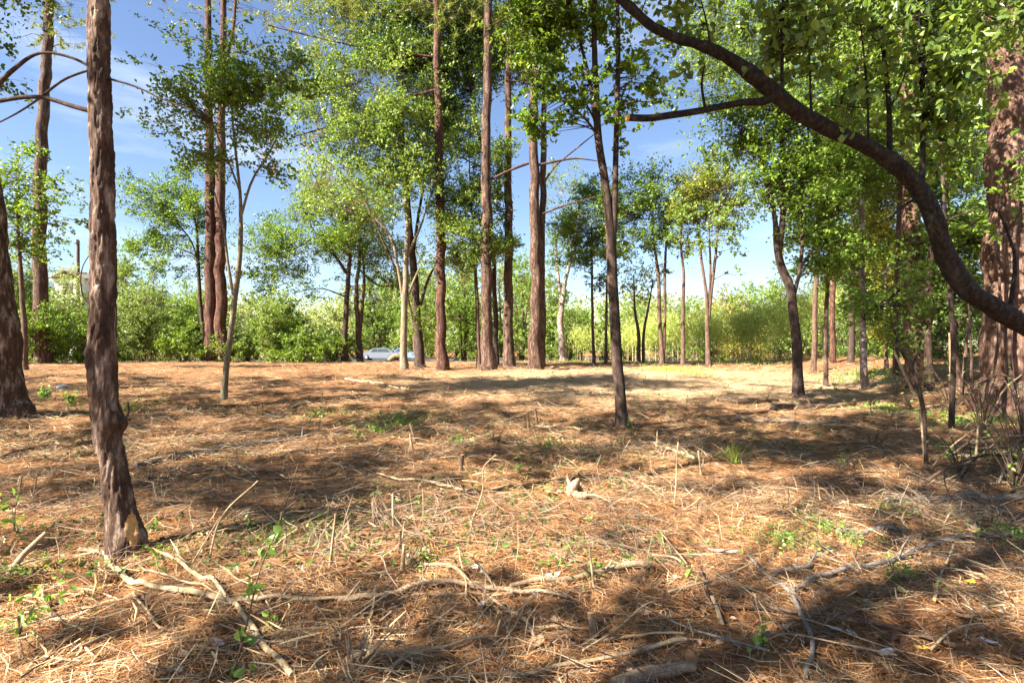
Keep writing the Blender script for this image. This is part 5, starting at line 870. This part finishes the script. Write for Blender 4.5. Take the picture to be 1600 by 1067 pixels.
def landmark_phrase(px, py):
    l = min(LM, key=lambda q: (q[0] - px) ** 2 + ((q[1] - py) * 2.2) ** 2); dx, dy = px - l[0], (py - l[1]) * 2.2
    rel = ('right of ' if dx > 0 else 'left of ') if abs(dx) > abs(dy) else ('in front of ' if dy > 0 else 'behind ')
    return rel + l[2], math.hypot(dx, dy)
def loose_sticks():
    r = np.random.default_rng(404); todo = []
    for k in range(85):
        D = 2.9 * (13 / 2.9) ** r.uniform(0, 1); x = r.uniform(-.86, .86) * D; a = r.uniform(0, math.pi); l = r.uniform(.18, .75) * (1 + D / 16)
        z = float(G(x, D)); px, py = 800 + x / D * F, YH + (CH - z) / D * F
        if py > 1055: continue
        dx, dy = math.cos(a) * l / 2, math.sin(a) * l / 2; A = []
        for t in (-1, -.3, .4, 1): xx, yy = x + dx * t + r.normal(0, .008), D + dy * t + r.normal(0, .008); A.append([xx, yy, float(G(xx, yy)) + .03 + r.uniform(0, .04)])
        kind = r.choice(['splintered', 'grey', 'brown', 'pale'], p=[.32, .22, .28, .18]); slope = abs(dy) / D * 2.2 < abs(dx) / 1.0 * .5
        ph, dist = landmark_phrase(px, py); adj = {'splintered': 'splintered tan', 'grey': 'grey', 'brown': 'dark brown', 'pale': 'pale straight'}[kind]
        todo.append([dist, adj, 'short' if l < .55 else 'long', ph, A, kind, D, l])
    todo.sort(key=lambda t: t[0]); seen = {}; ordn = ['nearest', 'second nearest', 'third nearest', 'fourth nearest', 'fifth nearest', 'sixth nearest', 'seventh nearest', 'eighth nearest']
    count = {}
    for t in todo: count[(t[1], t[2], t[3])] = count.get((t[1], t[2], t[3]), 0) + 1
    for dist, adj, ln, ph, A, kind, D, l in todo:
        key = (adj, ln, ph); i = seen.get(key, 0); seen[key] = i + 1
        ph2 = ' '.join(ph.split()[:10]); lb = f'{ln} {adj} stick lying {ph2}' if count[key] == 1 else f'{ln} {adj} stick, {ordn[min(i, 7)]}, {ph2}'
        mt = {'splintered': 'stick_tan', 'grey': 'stick_grey', 'brown': 'stick_brown', 'pale': 'stick_pale'}[kind]; w = r.uniform(.0035, .009) * (1.4 if kind == 'splintered' else 1) * F / D * (1 + D / 22)
        stick(lb, [(800, 900)], (w * 2, w), mt, 'stick', 'stick', 'loose sticks on the clearing floor', world=A, flat=.45 if kind == 'splintered' else .9, twig=int(r.integers(0, 2)), seg=7)
loose_sticks()

def plant(name, label, px, py, hpx, n, leaf='vine', L_=.05, stems=3, cat='plant', spread=.5, group=None, lean=0, asp=.6):
    b = hit(px, py); r = np.random.default_rng(hash_s(label)); h = hpx * b[1] / F; root = empty(name, b, label, cat, group); fm = MB(); C_ = []
    for k in range(stems):
        sm = MB(); e = np.array([r.normal(0, spread * .5) + lean, r.normal(0, spread * .4), 1]) * h * r.uniform(.75, 1.05); f = spline(np.array([b, b + e * np.array([.3, .3, .55]), b + e]), 12)
        tube(sm, f, np.linspace(.004, .0015, 12) * (1 + h), 5); sm.build('stem', [M['bark_brown'] if leaf != 'grass' else M['grass']], root, b); C_.append(f)
    C_ = np.concatenate(C_); c = C_[r.integers(0, len(C_), n)]; c = c + r.normal(0, L_ * .55, (n, 3)); c[:, 2] = np.maximum(c[:, 2], b[2] + .01)
    leaves(fm, c, np.full(n, L_), asp, r, 1.0, 6); fm.build('foliage', [M[leaf]], root, b, smooth=False); LM.append((px, py, 'the ' + label.split(' ', 1)[0] + ' ' + label.split(' ', 1)[1].split(',')[0] if len(label.split()) < 7 else 'the ' + ' '.join(label.split()[:4])))
PL = [('seedling', 'bright seedling with glossy leaves at the left edge', 22, 830, 60, 16, .075, 2), ('seedling', 'tiny leafy plant low in the left corner', 30, 1000, 40, 12, .05, 3), ('seedling', 'green leafy shoot beside the sweeping branch left end', 1192, 1020, 44, 26, .04, 2), ('seedling', 'single broad leaf seedling right of bottom centre', 1084, 912, 8, 2, .07, 1),
      ('seedling', 'leafy sprout behind the twisted pale root', 812, 738, 26, 18, .05, 3), ('seedling', 'green sprout near the broken knotted stake', 560, 690, 22, 16, .06, 3), ('seedling', 'pale green sprout below the black forked tree', 1305, 612, 22, 40, .07, 3), ('seedling', 'bluish leafy sapling shoot before the pale blotchy stem', 1362, 652, 34, 40, .07, 3),
      ('seedling', 'small green tuft left of the thick sawn stub', 745, 800, 14, 12, .035, 3), ('seedling', 'low green sprig at the centre tree foot', 985, 672, 18, 30, .06, 4), ('seedling', 'low bluish bush behind the front trunk, left side', 70, 625, 18, 90, .1, 5), ('seedling', 'low bluish bush behind the front trunk, right side', 112, 634, 20, 90, .1, 5), ('seedling', 'round leaved weed under the yellowish pole', 392, 832, 20, 26, .035, 3), ('seedling', 'weed with small leaves right of the front trunk foot', 245, 830, 16, 16, .04, 3),
      ('seedling', 'green weed at the tree shadow near the middle', 655, 800, 22, 16, .04, 2), ('seedling', 'small weed in the right sun patch above the rotten log', 1318, 728, 22, 14, .05, 2), ('seedling', 'leafy weed in the shade right of the sapling foot', 1480, 720, 28, 26, .06, 3), ('seedling', 'weed under the thick grey branch at right', 1395, 905, 20, 26, .035, 3), ('seedling', 'weed beside the pale peeled branch tip', 420, 985, 22, 14, .04, 2)]
for nm, lb, px, py, h, n, l, st in PL: plant(nm, lb, px, py, h, n, 'vine', l, st, group='green seedlings in the litter')
for lb, px, py, h, st, n in [('twiggy half bare bush at the foot of the massive pine', 1535, 690, 110, 18, 70), ('dark bare twiggy shrub at the right edge, lower one', 1585, 770, 120, 18, 60), ('twiggy dead bush left of the massive pine foot', 1485, 650, 80, 16, 60), ('thin twiggy bush between sapling and pale grey log', 1500, 745, 80, 14, 50), ('spindly leafless shrub at the right edge in front of the pine', 1600, 700, 130, 18, 60), ('small scrubby bush right of the blotchy pale stem', 1400, 620, 50, 7, 70), ('scrubby weed clump at the foot of the pale pinkish pine', 1445, 615, 44, 7, 80)]:
    plant('twiggy_bush', lb, px, py, h, n, 'vine', .05, st, 'bush', 1.25, 'scrub at the right edge')
def vine_stem():
    b = hit(362, 1062); r = np.random.default_rng(3); pts = [P(362, 1064, b[1]), P(385, 977, b[1] + .03), P(412, 874, b[1] + .08), P(435, 824, b[1] + .12), P(455, 760, b[1] + .18), P(467, 722, b[1] + .22)]
    root = empty('sapling', b, 'thin bare leaning sapling with ivy leaf pairs, front left', 'sapling'); f = spline(np.array(pts), 50); q = MB(); tube(q, f, np.linspace(.005, .0025, 50), 7); q.build('stem', [M['stick_brown']], root, b)
    fm = MB(); c = np.concatenate([f[i] + r.normal(0, .022, (n, 3)) for i, n in ((3, 6), (9, 5), (19, 8), (22, 4), (27, 4), (30, 7), (33, 4))]); leaves(fm, c, np.full(len(c), .05), .7, r, 1.0, 6); fm.build('foliage', [M['vine']], root, b, smooth=False)
vine_stem()
def grass_tuft(label, px, py, hpx, n, w=.007):
    b = hit(px, py); r = np.random.default_rng(hash_s(label)); h = hpx * b[1] / F; mb = MB(); V = []; 
    for k in range(n):
        d = np.array([r.normal(0, .30), r.normal(0, .25), 1]); d /= np.linalg.norm(d); l = h * r.uniform(.5, 1.1); o = b + np.array([r.normal(0, .03), r.normal(0, .03), -.01]); s = unit(np.array([r.normal(), r.normal(), 0]))
        p = [o, o + d * l * .5, o + d * l * .85 + np.array([d[0], d[1], -.05]) * l * .2, o + d * l + np.array([d[0], d[1], -.2]) * l * .45]
        for q, ww in zip(p, (w, w, w * .7, w * .1)): V += [q - s * ww / 2, q + s * ww / 2]
    k = np.arange(n)[:, None] * 8; mb.add(V, np.concatenate([k + np.array(f)[None] for f in ([0, 1, 3, 2], [2, 3, 5, 4], [4, 5, 7, 6])]))
    tag(mb.build('grass_tuft', [M['grass']], None, b), label, 'grass'); LM.append((px, py, 'the ' + ' '.join(label.split()[:3])))
grass_tuft('bright green tuft of upright grass blades, right of centre', 1147, 724, 44, 34)
grass_tuft('small green clump of grass at the sapling side', 1135, 712, 18, 30)
def ground_cover():
    r = np.random.default_rng(8); mb = MB(); gm = MB()
    for px, py, rad, n, l in [(1230, 850, .42, 330, .026), (1290, 830, .35, 200, .026), (1330, 850, .4, 170, .026), (1400, 800, .3, 90, .03), (620, 660, 1.0, 420, .05), (590, 675, .6, 160, .05), (200, 640, 1.4, 200, .06), (500, 650, .9, 160, .05), (720, 690, .6, 90, .05), (1500, 660, 1.1, 420, .06), (1560, 720, .8, 300, .05), (1580, 840, .5, 260, .03), (1380, 640, 1.2, 320, .06), (420, 850, .4, 100, .03), (500, 830, .35, 90, .03), (30, 900, .4, 90, .04), (60, 960, .3, 60, .04), (250, 870, .3, 60, .03), (1420, 905, .3, 90, .025), (660, 880, .3, 60, .03), (920, 905, .15, 40, .025), (1360, 585, 2.2, 500, .09), (860, 700, .6, 80, .05)]:
        g = hit(px, py); a = r.uniform(0, 6.28, n); q = rad * np.abs(r.normal(0, .55, n)); x, y = g[0] + np.cos(a) * q, g[1] + np.sin(a) * q * 1.2
        leaves(mb, np.stack([x, y, G(x, y) + r.uniform(.01, .09, n)], 1), np.full(n, l * 1.15), .65, r, 1.2, 6)
    tag(mb.build('ground_ivy', [M['vine']], smooth=False), 'low green creepers patching the litter', None, None, 'stuff')
    for px, py, rad, n in [(1045, 580, 1.2, 420), (1090, 586, 1.2, 120), (900, 566, 3, 300), (1180, 568, 4, 500), (1000, 568, 4, 400)]:
        g = hit(px, py); a = r.uniform(0, 6.28, n); q = rad * np.abs(r.normal(0, .6, n)); x, y = g[0] + np.cos(a) * q * 1.6, g[1] + np.sin(a) * q; z = G(x, y); d = unit(np.stack([r.normal(0, .35, n), r.normal(0, .35, n), np.ones(n)], 1)); s = unit(np.stack([r.normal(0, 1, n), r.normal(0, 1, n), np.zeros(n)], 1)) * .012; p = np.stack([x, y, z], 1); h = r.uniform(.1, .32, n)[:, None]
        gm.add(np.stack([p - s, p + s, p + d * h], 1).reshape(-1, 3), np.arange(n)[:, None] * 3 + np.arange(3)[None])
    tag(gm.build('grass', [M['grass']], smooth=False), 'bright young grass at the far clearing edge', None, None, 'stuff')
ground_cover()
def dry_leaf(label, px, py, l, col, group=None):
    b = hit(px, py); r = np.random.default_rng(hash_s(label)); n, k = 9, 5; V = []; L_ = l * b[1] / F * 1.25; a = r.uniform(0, 6.28); cu = r.uniform(.15, .45)
    for i in range(n):
        t = i / (n - 1); w = L_ * .27 * math.sin(math.pi * t ** .8) ** .8
        for j in range(k):
            s = (j / (k - 1) - .5) * 2; V.append((math.cos(a) * (t - .5) * L_ - math.sin(a) * s * w, math.sin(a) * (t - .5) * L_ + math.cos(a) * s * w, .022 + cu * L_ * ((t - .5) ** 2 * 1.6 + .22 * s * s * (1 if t < .6 else .4))))
    i = np.arange(n - 1)[:, None] * k; j = np.arange(k - 1)[None]; mb = MB(); mb.add(np.array(V) + b, np.stack([i + j, i + j + 1, i + k + j + 1, i + k + j], -1).reshape(-1, 4))
    q = np.array([[-.5, 0], [-.72, .03]]) * L_; tube(mb, np.array([[math.cos(a) * u - math.sin(a) * v + b[0], math.sin(a) * u + math.cos(a) * v + b[1], b[2] + .022 + cu * L_ * .3] for u, v in q]), [.0016, .0012], 5)
    tag(mb.build('dry_leaf', [plain_mat('dry_leaf', col, .6, .3, .2, sc=40)], None, b), label, 'leaf', group)
Y, GR, BR, PU = (.62, .42, .04), (.42, .40, .38), (.32, .15, .06), (.34, .27, .27)
for lb, px, py, l, c in [('bright yellow fallen leaf, upper one at lower right', 1516, 916, 20, Y), ('yellow green fallen leaf under the thick grey branch', 1410, 930, 18, (.5, .46, .08)), ('dull yellow leaf below the sweeping branch', 1440, 1020, 18, (.45, .33, .05)), ('grey purple curled leaf left of the crooked grey branch', 1118, 866, 22, PU), ('pale upright leaf right of the grey purple one', 1142, 868, 16, (.5, .42, .33)), ('white grey leaf just below the crooked branch bend', 1304, 990, 18, GR), ('pale grey leaf right of the white grey one', 1330, 995, 16, GR), ('grey leaf lying right of the sweeping branch middle', 1545, 1010, 20, GR), ('tan broad leaf above the bottom right corner', 1505, 970, 24, (.5, .31, .15)), ('brown orange leaf beside the bare stick', 1437, 902, 22, BR),
                     ('purple grey folded leaf at centre foreground', 862, 906, 28, PU), ('pale grey leaf left of the centre foreground, round', 742, 893, 14, GR), ('small white leaf beside the round grey one', 754, 900, 15, (.55, .5, .46)), ('light grey leaf under the arching branch', 752, 951, 16, GR), ('large tan leaf beneath the dropping pale stick', 836, 1012, 34, (.45, .28, .15)), ('grey bark like leaf at lower left', 340, 1012, 26, PU), ('white dry leaf scrap near the front left bottom', 280, 1054, 18, (.6, .58, .56)), ('pale tan leaf right of the lower left tan branch', 286, 1030, 26, (.48, .34, .22)), ('orange brown leaf at the left edge', 30, 856, 16, (.5, .2, .05)), ('brown leaf in the bottom right corner', 1575, 1040, 26, BR), ('greyish leaf under the long sweeping branch', 1382, 1030, 26, GR), ('small yellow leaf on the left needle bed', 140, 1004, 14, (.55, .35, .06)), ('tan leaf close to the thick sawn stub', 866, 975, 20, (.42, .26, .14)), ('reddish leaf near the bottom edge right of the log', 1080, 1040, 28, BR), ('olive pale leaf above the sweeping branch', 1357, 946, 17, (.42, .40, .2))]:
    dry_leaf(lb, px, py, l, c, 'fallen leaves on the needles')
def rock():
    b = hit(97, 608); mb = MB(); n, k = 9, 14; V = []
    for i in range(n):
        for j in range(k): a, e = j / k * 6.283, (i / (n - 1) - .5) * 3.0; V.append((math.cos(a) * math.cos(e) * .16, math.sin(a) * math.cos(e) * .11, math.sin(e) * .09))
    V = np.array(V); V *= .75 + .5 * fbm(V * 9, 3, 2)[:, None]; i = np.arange(n - 1)[:, None] * k; j = np.arange(k)[None]; mb.add(V + b + [0, 0, .06], np.stack([i + j, i + (j + 1) % k, i + k + (j + 1) % k, i + k + j], -1).reshape(-1, 4))
    tag(mb.build('rock', [plain_mat('rock', (.36, .35, .34), .8, .2)], None, b), 'small white rock on the floor behind the front trunk', 'rock')
rock()
